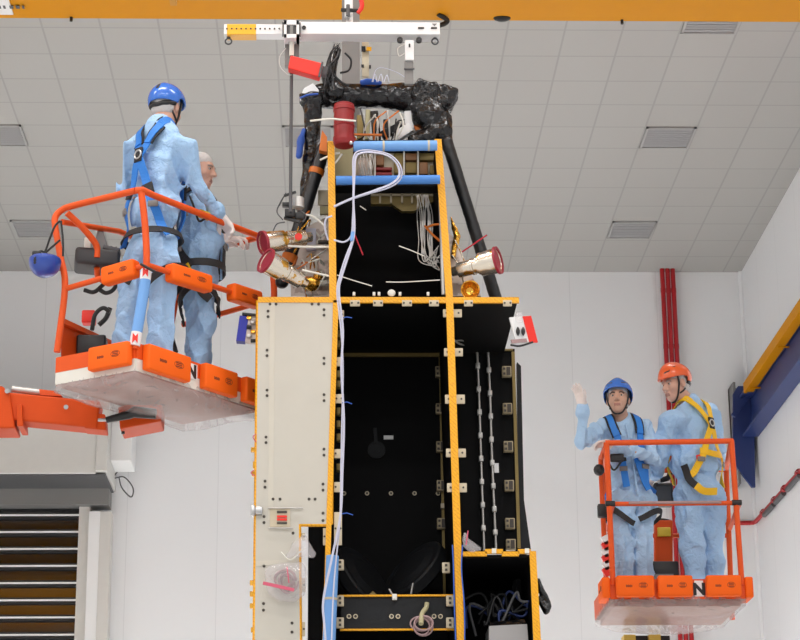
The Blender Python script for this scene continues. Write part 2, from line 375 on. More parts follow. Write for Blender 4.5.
# ------------------------------------------------------------------ people
def rotv(v, k, a):
    v = np.asarray(v, float); k = unit(k); return v*math.cos(a)+np.cross(k, v)*math.sin(a)+k*np.dot(k, v)*(1-math.cos(a))
def hand_prims(w, d, n, side, s=1., curl=.5, fat=0., spread=.008):
    """wrist w, direction d, palm normal n, thumb on +side"""
    d = unit(d); n = unit(n-np.dot(n, d)*d); t = unit(side-np.dot(side, d)*d-np.dot(side, n)*n); out = []
    out.append(rbox(w+d*.048*s, (.046*s+fat, .041*s+fat, .016*s+fat), (d, t, n), .014*s, .015))
    out.append(cap(w-d*.03*s, w+d*.02*s, .027*s+fat, .028*s+fat, .02))
    for i, (o, L) in enumerate(((.031, .074), (.010, .083), (-.011, .077), (-.031, .060))):
        p = w+d*.088*s+t*o*s; dd = unit(d+t*(o*spread*600)); c = curl*(1+.08*i); ax = np.cross(dd, n)
        for f, r in ((.45, .0098), (.3, .009), (.25, .0082)):
            dd = rotv(dd, ax, c*.62); q = p+dd*L*f*s; out.append(cap(p, q, r*s+fat, r*s*.94+fat, .004)); p = q
    p = w+d*.025*s+t*.034*s+n*.006*s; dd = unit(d*.75+t*.75+n*.25)
    for f, r in ((.040, .0125), (.032, .011), (.026, .0095)):
        q = p+dd*f*s; out.append(cap(p, q, r*s+fat, r*s*.93+fat, .012)); p = q; dd = unit(dd+d*.35+n*curl*.4)
    return out
def head_axes(f, tilt=(0, 0, 1)):
    f = unit(f); r = unit(np.cross(f, tilt)); return np.array([r, f, np.cross(r, f)])
def head_prims(c, ax, s, full=True):
    g = lambda x, y, z: c+s*(x*ax[0]+y*ax[1]+z*ax[2]); S = lambda *r: np.array(r)*s
    P = [ell(g(0, -.012, .03), S(.075, .094, .088), ax, .03), ell(g(0, .022, -.04), S(.060, .070, .083), ax, .04*s),
         ell(g(0, .058, -.106), S(.030, .026, .024), ax, .035*s), ell(g(.04, .055, -.035), S(.022, .022, .022), ax, .03*s),
         ell(g(-.04, .055, -.035), S(.022, .022, .022), ax, .03*s), cap(g(-.032, .079, .02), g(.032, .079, .02), .013*s, None, .02*s),
         ell(g(.032, .1, -.003), S(.019, .017, .012), ax, .012*s, True), ell(g(-.032, .1, -.003), S(.019, .017, .012), ax, .012*s, True),
         cap(g(0, .090, .006), g(0, .113, -.038), .009*s, .014*s, .014*s), cap(g(-.013, .098, -.042), g(.013, .098, -.042), .009*s, None, .01*s),
         cap(g(-.019, .088, -.074), g(.019, .088, -.074), .0085*s, None, .008*s), cap(g(-.016, .086, -.086), g(.016, .086, -.086), .0085*s, None, .008*s)]
    for q in (-1, 1):
        P += [ell(g(q*.079, -.012, -.012), S(.010, .020, .032), ax, .012*s)]
    return P
def person(label, root, J, suit='suit', skin='skin', brow='brow', helmet=None, net=True, s=1., seed=1, brows=True, gloves=True, group=None, hsc=.95, bulk=0.):
    c = J['head']; hx = head_axes(J['face'], J.get('htilt', (0, 0, 1))); hs = hsc*s
    g = lambda x, y, z: c+hs*(x*hx[0]+y*hx[1]+z*hx[2])
    nk = J['neck']; pv = J['pelvis']; up = unit(nk-pv); rt = J['sR']-J['sL']; rt = unit(rt-np.dot(rt, up)*up); fw = np.cross(up, rt)
    T = np.array([rt, fw, up]); L = np.linalg.norm(nk-pv); tp = lambda x, y, z: pv+rt*x+fw*y+up*z
    hands = []
    for q in 'LR':
        if 'h'+q in J:
            d, n, sd, cu = J['h'+q]; hands.append((J['w'+q], V(*d), V(*n), V(*sd), cu, unit(J['w'+q]-J['e'+q])))
    # ---- body, one continuous surface
    B = head_prims(c, hx, hs)+[cap(g(0, -.02, -.07), nk+up*.01, .058*s, .060*s, .03)]
    def trunk(f, k=.09):
        sh = (J['sL']+J['sR'])/2
        return [ell(tp(0, .005, L*.66), V(.165+f, .112+f, .20)*s, T, k), ell(tp(0, .012, L*.32), V(.15+f*1.2, .115+f*1.1, .17)*s, T, k),
                ell(tp(0, 0, 0), V(.165+f, .122+f, .13)*s, T, k), cap(J['sL']+up*.0, J['sR'], .058*s+f*.6, None, .06),
                cap(nk-up*.06, nk-up*.01, .075*s+f*.4, .06*s+f*.4, .05)]
    B += trunk(-.05)
    for q in 'LR':
        B += [cap(J['s'+q], J['e'+q], .044*s, .036*s, .03), cap(J['e'+q], J['w'+q], .036*s, .026*s, .02),
              cap(J['p'+q], J['k'+q], .075*s, .052*s, .04), cap(J['k'+q], J['a'+q], .052*s, .040*s, .03)]
        ft = unit(V(*J['f'+q])); B += [cap(J['a'+q]-V(0, 0, .03), J['a'+q]+ft*.13*s-V(0, 0, .045), .036*s, .028*s, .03)]
    for h in hands: B += hand_prims(*h[:4], s=s, curl=h[4], fat=-.0012)
    def mf(C):
        q = (C-c)@hx.T/hs; lips = (np.abs(q[:, 0]) < .024) & (np.abs(q[:, 2]+.080) < .0125) & (q[:, 1] > .082)
        return np.where(lips, 1, 0)
    body = field_obj('person', B, .0062, [skin, 'lip'], loc=root, matfn=mf)
    tag(body, label, 'person', group)
    for q in (-1, 1):
        e = MB().ball(g(q*.032, .0765, -.003), .0118*hs, 0).ball(g(q*.032, .0838, -.0025), .0068*hs, 1, 8); e.build('eye', ['eyew', 'iris'], body)
        if brows: MB().tube(crom([g(q*.015, .093, .016), g(q*.033, .090, .021), g(q*.052, .076, .014)], 4), .0062*hs, 6).build('eyebrow', brow, body)
    # ---- coverall
    def limbs(f, arms=True):
        out = []
        for q in 'LR':
            if arms:
                e = J['e'+q]; w = J['w'+q]; wd = unit(w-e); wc = w-wd*.015
                out += [cap(J['s'+q], e, .080*s+f, .072*s+f, .06), cap(e, wc-wd*.05, .072*s+f, .060*s+f, .03), cap(wc-wd*.05, wc, .056*s+f, .044*s+f, .02)]
            out += [cap(J['p'+q], J['k'+q], .112*s+f, .096*s+f, .05), cap(J['k'+q], J['a'+q]+V(0, 0, .02), .096*s+f, .092*s+f, .03)]
        return out
    S0 = trunk(.030+bulk)+limbs(bulk*.5, False); S = trunk(.030+bulk)+limbs(bulk*.5)
    S += [cap(nk-up*.04, nk+up*.045, .088*s, .070*s, .05)]+[cap(nk-up*.02, nk*.45+J['s'+q]*.55+up*.012, .066*s, .060*s, .06) for q in 'LR']
    S += [ell(g(0, .0, -.045), V(.085, .10, .125)*hs, hx, .012, True), ell(nk+up*.10*s+fw*.01, V(.056, .058, .065)*s, T, .012, True)]
    f0 = folds(seed, .038, 25)
    def fw_(Q): return f0(Q)*np.clip(np.linalg.norm(Q-nk, axis=1)/.14-.35, .1, 1)*np.clip(np.minimum(np.linalg.norm(Q-J['wL'], axis=1), np.linalg.norm(Q-J['wR'], axis=1))/.10-.3, .1, 1)
    suit_o = field_obj('coverall', S, .0075, suit, body, warp=fw_, smooth=0)
    zp = MB(); pts, N = snap(S0, crom([tp(0, .2, L*.97), tp(0, .2, L*.6), tp(0, .2, L*.25), tp(0, .2, 0)], 6), .006)
    zp.tube(pts-N*.012, .008, 6).build('zip', suit, suit_o)
    for q in 'LR':
        ft = unit(V(*J['f'+q])); a = J['a'+q]
        field_obj('shoe', [cap(a-V(0, 0, .03), a-V(0, 0, .045)+ft*.03, .048*s, .043*s, .02), cap(a-V(0, 0, .042)-ft*.04, a-V(0, 0, .045)+ft*.15*s, .036*s, .034*s, .02)], .009, 'dgrey', body)
    if gloves:
        for h in hands: field_obj('glove', hand_prims(*h[:4], s=s, curl=h[4], fat=.0014)+[cap(h[0]-h[5]*.06, h[0], .032*s, .029*s, .02)], .0042, 'glove', body)
    hp = head_prims(c, hx, hs)
    if net:
        nt = [ell(g(0, -.016, .035), V(.083, .102, .094)*hs, hx, .02), ell(g(0, -.045, -.02), V(.076, .062, .06)*hs, hx, .04),
              rbox(g(0, .10, -.073), V(.2, .075, .10)*hs, hx, .01, .01, True), rbox(g(0, .02, -.19), V(.2, .2, .1)*hs, hx, .01, .01, True)]
        for q in (-1, 1): nt.append(ell(g(q*.085, -.012, -.02), V(.03, .024, .034)*hs, hx, .008, True))
        field_obj('hair_net', nt, .0062, 'net', body, warp=folds(seed+9, .004, 60))
    if helmet:
        tl = J.get('hat', 0.); ha = np.array([hx[0], rotv(hx[1], hx[0], tl), rotv(hx[2], hx[0], tl)]); hg = lambda x, y, z: g(0, -.008, .02)+hs*(x*ha[0]+y*ha[1]+z*ha[2])
        SZ = lambda *r: np.array(r)*hs
        H = [ell(hg(0, 0, .020), SZ(.113, .134, .118), ha, 0), ell(hg(0, .01, .045), SZ(.06, .118, .100), ha, .02), ell(hg(0, .088, .012), SZ(.085, .05, .014), ha, .02),
             ell(hg(0, 0, .012), SZ(.102, .123, .108), ha, .004, True), rbox(hg(0, .12, -.086), SZ(.2, .14, .10), ha, .02, .02, True), rbox(hg(0, -.1, -.124), SZ(.2, .3, .1), ha, .004, .01, True)]
        def hm(C):
            q = (C-hg(0, 0, .032))@ha.T/hs; x, y, z = np.abs(q[:, 0]), q[:, 1], q[:, 2]
            slot = (np.abs(x-.066) < .010+.10*(z-.03)) & (np.abs(y+.0) < .055) & (np.abs(z-.052-.12*(y)) < .010)
            back = (x < .011) & (y < -.06) & (np.abs(z-.045) < .024)
            front = (np.abs(x-.05-.2*(z-.03)) < .016) & (y > .05) & (np.abs(z-.034-.3*(x-.05)) < .006)
            rim = (np.abs(z+.035) < .016) & (x > .085) & (np.abs(y) < .03)
            return np.where(slot | back | front | rim, 1, 0)
        ho = field_obj('helmet', H, .005, [helmet, 'black'], body, matfn=hm)
        ck = MB()
        for q in (-1, 1):
            P, N = snap(hp+[ell(g(0, -.016, .035), V(.084, .100, .09)*hs, hx, .02)], crom([g(q*.09, .035, .05), g(q*.085, .03, -.02), g(q*.06, .035, -.10), g(0, .05, -.15)], 5), .004)
            ck.tube(P, .0075*hs, 6)
            P, N = snap(hp+[ell(g(0, -.016, .035), V(.084, .100, .09)*hs, hx, .02), cap(g(0, -.02, -.07), nk, .054*s, .06*s, .03)], crom([g(q*.09, -.06, .03), g(q*.08, -.06, -.04), g(q*.07, .02, -.085)], 5), .004)
            ck.tube(P, .0065*hs, 6)
        P, N = snap(hp+[ell(g(0, -.016, .035), V(.084, .100, .09)*hs, hx, .02)], crom([g(.09, -.05, .0), g(.05, -.12, -.03), g(0, -.13, -.04), g(-.05, -.12, -.03), g(-.09, -.05, .0)], 5), .006)
        ck.tube(P, .017*hs, 8)
        ck.build('chin_strap', 'black', ho)
    return body, dict(S0=S0, tp=tp, L=L, T=T, pv=pv, J=J, s=s)

def harness(body, K, col, back_ring=True, thigh=True, pads=True, waist=True, front=False, single=None):
    S0, tp, L, s = K['S0'], K['tp'], K['L'], K['s']; J = K['J']
    h = MB(); y = 1
    # shoulder straps: front waist -> over the shoulder -> crossing at the upper back -> hip
    for q in (-1, 1):
        fr = [tp(q*.10, .22, L*.12), tp(q*.11, .24, L*.40), tp(q*.11, .22, L*.72), tp(q*.11, .14, L*.93), tp(q*.10, .0, L*1.04), tp(q*.085, -.12, L*.95), tp(q*.02, -.22, L*.74)]
        ribbon(S0, fr, .052, .008, .011, mb=h, m=0)
        bk = [tp(q*.02, -.22, L*.74), tp(-q*.07, -.22, L*.50), tp(-q*.14, -.16, L*.28), tp(-q*.19, -.05, L*.05)]
        ribbon(S0, bk, .052, .008, .012, mb=h, m=0)
        if pads:
            pc = [tp(q*.11, .20, L*.78), tp(q*.11, .14, L*.93), tp(q*.10, .0, L*1.04), tp(q*.085, -.12, L*.95), tp(q*.05, -.2, L*.83)]
            ribbon(S0, pc, .074, .010, .010, mb=h, m=1); ribbon(S0, pc, .046, .012, .014, mb=h, m=0)
            ribbon(S0, [tp(q*.11, .24, L*.56), tp(q*.11, .24, L*.44)], .062, .016, .011, mb=h, m=1)
            ribbon(S0, [tp(q*.09, -.22, L*.46), tp(q*.115, -.2, L*.38)], .066, .016, .012, mb=h, m=1)
    h.build('harness', [col, 'strap_blk'], body); o = body.children[-1]
    ring = MB(); P, N = snap(S0, [tp(0, -.25, L*.72)], .026)
    ring.tube([P[0]+.026*s*(math.cos(a)*K['T'][0]+math.sin(a)*K['T'][2]) for a in np.linspace(0, 6.283, 14)[:-1]], .006, 6, closed=True)
    ring.box(P[0]-N[0]*.006, (.03, .008, .045), K['T'], 1, .004); ring.build('back_ring', ['steel', 'strap_blk'], o)
    b = MB()
    if waist: ribbon(S0, [tp(.23*math.sin(a), .19*math.cos(a), L*.10) for a in np.linspace(0, 6.283, 13)[:-1]], .046, .007, .013, closed=True, mb=b)
    if thigh:
        for q in 'LR':
            p = J['p'+q]; k = J['k'+q]; d = unit(k-p); sd, u = frame(d, (0, 1, 0)); c = p+d*.10
            out = unit(p-(J['pL']+J['pR'])/2)
            o2 = unit(out-np.dot(out, d)*d); f2 = np.cross(d, o2)
            ribbon(S0, [c+.18*(math.cos(a)*o2+math.sin(a)*f2)+(.10*math.cos(a)-.03)*V(0, 0, 1) for a in np.linspace(-2.0, 2.0, 11)], .044, .007, .014, mb=b)
    if b.v: b.build('harness_belt', 'strap_blk', o)
    for q in (-1, 1):
        P, N = snap(S0, [tp(q*.11, .24, L*.34), tp(-q*.14, -.16, L*.28)], .022)
        for i in (0, 1):
            t = unit(np.cross(N[i], (0, 0, 1))); MB().box(P[i], (.03, .007, .018), (t, N[i], np.cross(t, N[i])), 0, .003).build('buckle', 'grey', o)
    return o
# ================================================================== SETTING
CEIL, YB, XR, XL = 10.72, 26.29, 5.40, -9.0
M['ceil'] = brick_mat('ceiling_tiles', (.40, .39, .372), (.325, .318, .305), .575, .6116, .014, .75, origin=(.006, .0, 0), var=.012, smooth=.6)
M['wall'] = brick_mat('wall_panels', (.84, .85, .87), (.74, .75, .77), 1.15, 30., .006, .5, axes='XZ', origin=(.35, 0, .3), var=.006, smooth=.5)
M['wallr'] = brick_mat('wall_panels_right', (.84, .85, .87), (.74, .75, .77), 1.15, 30., .006, .5, axes='YZ', origin=(.2, 0, .3), var=.006, smooth=.5)
M['floor'] = mat('floor_resin', (.82, .82, .80), .35, var=.02)
def struct(name, mb, m, parent=None):
    o = mb.build(name, m, parent)
    if parent is None: tag(o, kind='structure')
    return o
def slab(name, lo, hi, m):
    b = MB().span(lo, hi); o = b.build(name, m, loc=(0, 0, 0)); return tag(o, kind='structure')
slab('floor', (XL, -12, -.1), (XR, YB, 0), 'floor')
c = slab('ceiling', (XL, 16.2, CEIL), (XR, YB, CEIL+.12), 'ceil')
# tile grid phase: joints measured at x = 3.43 and y = 26.29
bpy.data.materials['ceiling_tiles'].node_tree.nodes['Mapping'].inputs['Location'].default_value = (-3.43+.575*20, -26.29+.6116*60, 0)
slab('ceiling', (XL, -12, CEIL), (XR, 16.2, CEIL+.12), 'ceil')
slab('wall_back', (XL, YB, 0), (XR, YB+.2, CEIL), 'wall')
slab('wall_right', (XR, -12, 0), (XR+.2, YB, CEIL), 'wallr')
slab('wall_left', (XL-.2, -12, 0), (XL, YB, CEIL), 'wallr')
b = MB().tube([(XR-.01, YB-.01, 0), (XR-.01, YB-.01, CEIL)], .035, 12); struct('trim_1', b, 'wall')
# ceiling vents: grey diffuser set flush in one tile
def vent(x, y, label):
    w, h = .575, .6116
    t = empty('ceiling_vent', (x+w/2, y-h/2, CEIL-.03)); tag(t, label, 'vent', 'grey diffusers in the ceiling')
    f = MB(); z0, z1 = CEIL-.022, CEIL-.001
    for lo, hi in (((x+.01, y-h+.01), (x+.035, y-.01)), ((x+w-.035, y-h+.01), (x+w-.01, y-.01)), ((x+.01, y-h+.01), (x+w-.01, y-h+.035)), ((x+.01, y-.035), (x+w-.01, y-.01))):
        f.span((*lo, z0), (*hi, z1))
    f.build('vent_frame', 'ventframe', t)
    g = MB().span((x+.03, y-h+.03, CEIL-.012), (x+w-.03, y-.03, CEIL-.002))
    for k in range(9): g.span((x+.04, y-h+.05+k*.057, CEIL-.017), (x+w-.04, y-h+.075+k*.057, CEIL-.011))
    g.build('vent_diffuser', 'vent', t)
vx = 3.43
for (x, y, l) in ((vx, 21.98, 'grey square ceiling vent above the right lift, the middle of three in a line'), (vx, 24.96, 'grey square ceiling vent nearest the top of the red pipes'),
                  (vx, 19.0, 'grey ceiling vent half cut by the yellow crane at upper right'), (vx-.575*13+.03, 21.98, 'grey ceiling vent at the left edge, level with the blue helmeted head'),
                  (vx-.575*13+.03, 24.96, 'grey ceiling vent left of the orange lift rail, above the hanging helmet'), (vx-.575*7, 21.98, 'grey ceiling vent partly hidden behind the thin hoist rod and black wrapping')):
    vent(x, y, l)
# ceiling luminaires over the near half of the hall (above and behind the camera), plus an added far row for bounce light
def lamp(x, y, lx, ly, W, z=CEIL-.05):
    l = bpy.data.lights.new('ceiling_lamp_or_fill', 'AREA'); l.shape = 'RECTANGLE'; l.size = lx; l.size_y = ly; l.energy = W; l.color = (1, .99, .98)
    o = bpy.data.objects.new('ceiling_lamp_or_fill', l); COL.objects.link(o); o.location = (x, y, z); return o
for y in (-6, -1, 4, 10):
    for x in (-6.2, -1.8, 2.6): lamp(x, y, 3.0, .6, 150)
for x in (-6.0, -1.0, 3.6):                               # added tilted row out of view, bounces off the floor to brighten the ceiling
    o = lamp(x, 16.3, 3.0, .6, 345, CEIL-.25); o.data.spread = math.radians(75); d = Vector((0, 5.2, -10.4)); o.rotation_euler = d.to_track_quat('-Z', 'Y').to_euler()

# ---- roller door on the left of the back wall
d1 = empty('door_1', (-5, 26.2, 0)); tag(d1, kind='structure')
hx1 = -2.80
b = MB().span((XL+.1, 25.2, 7.72), (hx1-.14, YB-.01, 8.62)); b.build('door_hood', 'sheet', d1, bevel=.01)
MB().span((XL+.1, 25.24, 7.705), (hx1-.02, 26.2, 7.722)).build('hood_shade', 'dgrey', d1)  # dark plate that puts the shade under the hood into colour
b = MB().span((hx1-.14, 25.17, 7.74), (hx1, YB-.01, 8.64)); b.build('hood_end_cap', 'sheet', d1, bevel=.01)
b = MB().span((hx1, 25.5, 7.95), (hx1+.26, 26.1, 8.45)); b.build('motor_box', 'white', d1, bevel=.01)
b = MB().span((XL+.1, 25.95, 7.50), (hx1-.05, YB-.01, 7.72)); b.build('door_lintel', 'grey', d1)
gy = 26.05
xg = [A(p, 560, gy)[0] for p in (77, 88, 99, 110)]
b = MB().span((xg[0], gy+.03, 0), (xg[1], YB-.01, 7.5)); b.build('guide_rail', 'sheet', d1)
b = MB().span((xg[1], gy-.06, 0), (xg[2], YB-.01, 7.42)); b.build('door_jamb', 'white', d1)
b = MB().span((xg[2], gy-.05, 0), (xg[3], YB-.01, 7.42)); b.build('door_jamb', 'sheet', d1)
cur = MB().span((XL+.2, gy+.16, 0), (xg[0], gy+.19, 7.5)); cur.build('door_curtain', 'glass', d1)
ys = [497+17.05*k for k in range(9)]
zs = [A(40, y, gy+.1)[2] for y in ys]; pitch = (zs[0]-zs[-1])/8
k = 0; z = zs[0]
while z > .3 and k < 22:
    r = MB().span((XL+.2, gy+.10, z-.062), (xg[0]+.0, gy+.16, z-.030), 0).span((XL+.2, gy+.085, z-.030), (xg[0], gy+.16, z-.008), 1).span((XL+.2, gy+.10, z-.008), (xg[0], gy+.16, z+.018), 0)
    r.build('door_rail', ['black', 'white'], d1); z -= pitch; k += 1
b = MB().tube(crom([A(113, 455, 26.15), A(119, 468, 26.1), A(113, 478, 26.1), A(124, 477, 26.1), A(133, 488, 26.1), A(131, 497, 26.1), A(122, 488, 26.1), A(119, 478, 26.12)], 6), .009, 6)
tag(b.build('cable', 'dgrey'), 'thin grey cable loop hanging beside the roller door hood', 'cable')

# ---- overhead travelling crane (two girders) and its runway on the right wall
zc = A(400, 20, 14.9)[2]
cr = empty('overhead_crane', (-1.8, 14.6, zc)); tag(cr, 'yellow overhead crane girder spanning the top of the hall', 'crane')
b = MB().span((XL+.3, 14.28, zc), (5.1, 14.9, zc+.03)).span((XL+.3, 14.36, zc+.03), (5.1, 14.82, zc+1.0)); b.build('girder', 'crane', cr)
b = MB().span((XL+.3, 8.4, zc), (5.1, 9.0, zc+.03)).span((XL+.3, 8.48, zc+.03), (5.1, 8.92, zc+1.0)); b.build('girder', 'crane', cr)
b = MB().span((-.35, 8.5, zc+1.02), (.55, 14.8, zc+1.3)); b.build('trolley', 'crane', cr, bevel=.02)
g0, g1 = AZ(172, 8, zc), AZ(283, 8, zc)
b = MB().span((g0[0], 14.3, zc-.03), (g1[0]+.05, 14.52, zc)).span((g0[0], 14.45, zc-.055), (g0[0]+.05, 14.56, zc)); b.build('rail_cover', 'cranedk', cr)
n0, n1 = AZ(-12, 9, zc), AZ(12, 9, zc)
b = MB().span((n0[0], 14.42, zc-.012), (n1[0], 14.82, zc-.001), 0)
for k in range(6):
    for j in range(2):
        x = n0[0]+.03+k*.048; b.span((x, 14.50+j*.16, zc-.014), (x+(.03 if (k+j) % 3 else .018), 14.55+j*.16, zc-.011), 1)
b.build('name_plate', ['white', 'dgrey'], cr)
for px in (72, 622):
    p = AZ(px, 20, zc); b = MB().tube([(p[0], 14.88, zc+.02), (p[0], 14.88, zc-.035)], .012, 8); b.build('bolt', 'black', cr)
b = MB().tube(crom([AZ(438, 14, zc+.0), AZ(447, 20, zc-.03), AZ(444, 24, zc-.06), AZ(436, 26, zc-.08)], 5), .02, 8); b.build('festoon_cable', 'black', cr)
b = MB().ball(AZ(502, 18, zc)+V(0, 0, -.0), (.07, .04, .03)); b.build('festoon_cable', 'black', cr)
zr = 8.85
rw = empty('crane_runway', (5.28, 22, 8.3)); tag(rw, 'blue runway beam with yellow guard channel on the right wall', 'beam')
e0, e1 = AZ(744, 392, zr), AZ(757, 392, zr)
x0, x1 = min(e0[0], 5.2), 5.31
b = MB().span((x0+.03, -8, zr), (x1, e0[1], zr+.012)).span((x0, -8, zr-.012), (x0+.035, e0[1]+.02, zr+.12)); b.build('yellow_channel', 'crane', rw)
for y in np.arange(6, 25.6, 1.75):
    b = MB().tube([(x0+.02, y, zr-.03), (x1+.06, y, zr-.03)], .012, 8).ball((x1+.06, y, zr-.03), .025); b.build('tie_rod', 'crane', rw)
b = MB().span((5.34, -8, 8.36), (5.375, 25.9, zr)); b.span((5.20, -8, zr+.02), (5.39, 26.0, zr+.05)); b.span((5.19, -8, 8.33), (5.39, 25.8, 8.36)); b.build('runway_girder', 'beamblue', rw)
bp = [A(738, 386, 25.9), A(733, 394, 25.9), A(733, 462, 25.9), A(752, 487, 25.9), A(755.5, 487, 25.9), A(755.5, 386, 25.9)]
bp = [V(min(q[0], 5.385), q[1], q[2]) for q in bp]; b = MB().prism(bp, (0, .05, 0)); b.build('wall_bracket', 'beamblue', rw)
b = MB().span((A(729, 388, 26.2)[0], 25.92, 7.75), (A(729, 388, 26.2)[0]+.03, YB-.005, A(729, 388, 26.2)[2])); b.span((A(729, 388, 26.2)[0], 26.2, 8.3), (5.39, YB-.005, A(729, 388, 26.2)[2])); b.build('bracket_flange', 'grey', rw)
b = MB().bar(A(733, 416, 25.85), A(752, 390, 25.85), .05, .06); b.build('stiffener', 'beamblue', rw)

# ---- red pipes
for i, (l, dx) in enumerate((('leftmost of three red sprinkler pipes running down the back wall', 0), ('middle of three red sprinkler pipes running down the back wall', .07), ('rightmost of three red sprinkler pipes running down the back wall', .14))):
    x = 4.325+dx; t = empty('red_pipe', (x, 26.17, 0)); tag(t, l, 'pipe', 'red vertical pipes on the back wall')
    MB().tube([(x, 26.17, 0), (x, 26.17, CEIL)], .030, 14).build('pipe', 'redpipe', t)
    for z in (10.42, 9.65, 7.6, 5.7): MB().lathe((x, 26.17, z-.03), (0, 0, 1), [(0, .03), (0, .0335), (.06, .0335), (.06, .03)], 14).build('coupling', 'redpipe', t)
zp = 7.311
wp = empty('red_pipe', (5.0, 26.15, zp)); tag(wp, 'red pipe turning the room corner behind the right lift', 'pipe')
MB().tube([(4.54, 26.262, zp), (5.31, 26.262, zp), (5.35, 26.25, zp), (5.366, 26.2, zp), (5.366, 12, zp)], .028, 12).build('pipe', 'redpipe', wp)
for y0, y1 in ((25.6, 25.0), (24.9, 24.4), (24.2, 23.5)): MB().tube([(5.36, y0, zp-.045), (5.36, y1, zp-.045)], .032, 10).build('valve_body', 'dgrey', wp)
for y in (25.6, 24.9, 24.3, 23.5): MB().lathe((5.355, y, zp), (0, 1, 0), [(0, .03), (0, .038), (.08, .038), (.08, .03)], 12).build('coupling', 'redpipe', wp)

# ================================================================== LIFT HELPERS
def pad(parent, a, b, h, t, nrm, label=None):            # printed orange foam bumper between a and b
    a = np.asarray(a, float); b = np.asarray(b, float); d = unit(b-a); n = unit(nrm-np.dot(nrm, d)*np.asarray(d)); u = np.cross(n, d)
    if u[2] < 0: u = -u
    L = np.linalg.norm(b-a); m = MB().box((a+b)/2, (L/2, t/2, h/2), (d, n, u), 0, min(t, h)*.22, 3)
    o = m.build('bumper_pad', 'foam', parent); q = MB(); c = (a+b)/2+n*(t/2+.0006)
    s = 1 if np.dot(np.cross(d, u), n) < 0 else -1; s = s if d[0] > 0 else -s; dd = d*(1 if d[0] > 0 else -1)
    for k in range(6): q.box(c+dd*(-L*.24+k*L*.028)+u*(-h*.02), (L*.009, .0008, h*(.045 if k % 2 else .06)), (d, n, u))
    e = [c+dd*(L*.2+L*.11*math.cos(x))+u*(h*.02+h*.13*math.sin(x)) for x in np.linspace(0, 6.283, 17)[:-1]]
    q.tube(e, .0013, 4, closed=True)
    for k in range(3): q.box(c+dd*L*.2+u*(h*.02+(k-1)*h*.07), (L*.07, .0008, h*.016), (d, n, u))
    q.build('print', 'ink', o); return o
def sheet(name, Q, n, zfun, skirt, m, parent, out=.006):   # wrap below a quad Q (C,L,B,R) with a skirt turned up at the sides
    mb = MB(); C, L, Bk, R = [np.asarray(q, float) for q in Q]; ctr = (C+L+Bk+R)/4; vs = []; fs = []
    for i in range(n+1):
        for j in range(n+1):
            u, v = i/n, j/n; p = (1-u)*(1-v)*C+u*(1-v)*L+u*v*Bk+(1-u)*v*R; p = p+unit((p-ctr)*V(1, 1, 0)+1e-9)*out*0; p[2] += zfun(u, v, p); vs.append(p)
    for i in range(n):
        for j in range(n): fs.append((i*(n+1)+j, i*(n+1)+j+1, (i+1)*(n+1)+j+1, (i+1)*(n+1)+j))
    ring = [(i, 0) for i in range(n)]+[(n, j) for j in range(n)]+[(i, n) for i in range(n, 0, -1)]+[(0, j) for j in range(n, 0, -1)]
    k0 = len(vs)
    for r in range(1, 4):
        for (i, j) in ring:
            p = np.array(vs[i*(n+1)+j]); o = unit((p-ctr)*V(1, 1, 0)); z = skirt*r/3; w = .006*math.sin(i*2.1+r)+.006*math.sin(j*2.7+r*1.3)
            q = p+o*(out+w); q[2] = (C[2]+z)*(r/3)+(p[2])*(1-r/3); vs.append(q)
    nr = len(ring)
    for r in range(3):
        for k in range(nr):
            k2 = (k+1) % nr
            a, b = (ring[k][0]*(n+1)+ring[k][1], ring[k2][0]*(n+1)+ring[k2][1]) if r == 0 else (k0+(r-1)*nr+k, k0+(r-1)*nr+k2)
            fs.append((a, b, k0+r*nr+k2, k0+r*nr+k))
    mb.add(vs, fs, 0, True); return mb.build(name, m, parent)
def letter(ch, p, right, up, h, parent):
    cu = bpy.data.curves.new('letter', 'FONT'); cu.body = ch; cu.size = h*1.38; cu.extrude = .001; cu.offset = .006
    o = bpy.data.objects.new('letter_tmp', cu); COL.objects.link(o); bpy.context.view_layer.update()
    me = bpy.data.meshes.new_from_object(o.evaluated_get(bpy.context.evaluated_depsgraph_get())); bpy.data.objects.remove(o)
    n = np.cross(right, up); o0 = wloc(parent)
    for v in me.vertices:
        q = np.asarray(p)+v.co.x*np.asarray(right)+v.co.y*np.asarray(up)+v.co.z*n-o0; v.co = Vector(q)
    me.materials.clear(); me.materials.append(M['black']); r = bpy.data.objects.new('letter', me); COL.objects.link(r); r.parent = parent; return r

# ================================================================== LEFT LIFT
ZT = 5.063; FL_L = 4.895
C_, L_, R_ = A(136, 343, 11.2), A(57, 358, 11.489), AZ(260, 384.5, ZT); R_[2] = L_[2] = C_[2] = ZT; B_ = L_+R_-C_
nL = unit(np.cross(L_-C_, (0, 0, 1))); nL = nL if np.dot(nL, C_-B_) > 0 else -nL      # outward normals of the two near sides
nR = unit(np.cross(R_-C_, (0, 0, 1))); nR = nR if np.dot(nR, C_-B_) > 0 else -nR
lift = empty('boom_lift', (*((C_+B_)/2)[:2], 0)); tag(lift, 'orange boom lift basket at left, holding the two workers beside the spacecraft', 'lift')
TZ = 5.975; TC = A(140, 190, 11.2); TL = A(62, 209, 11.54); TR = A(260, 237, 12.0); TB = TL+TR-TC; TB[2] = TZ
r = .0195
b = MB().tube(crom([A(57, 352, 11.489), A(65, 287, 11.5), A(60, 255, 11.51), A(55, 225, 11.52), A(56, 216, 11.53), A(62, 210, 11.53), A(72, 206, 11.5), A(105, 198, 11.35), A(136, 190.5, 11.2)], 5), r, 12); b.build('guard_rail', 'orange', lift)
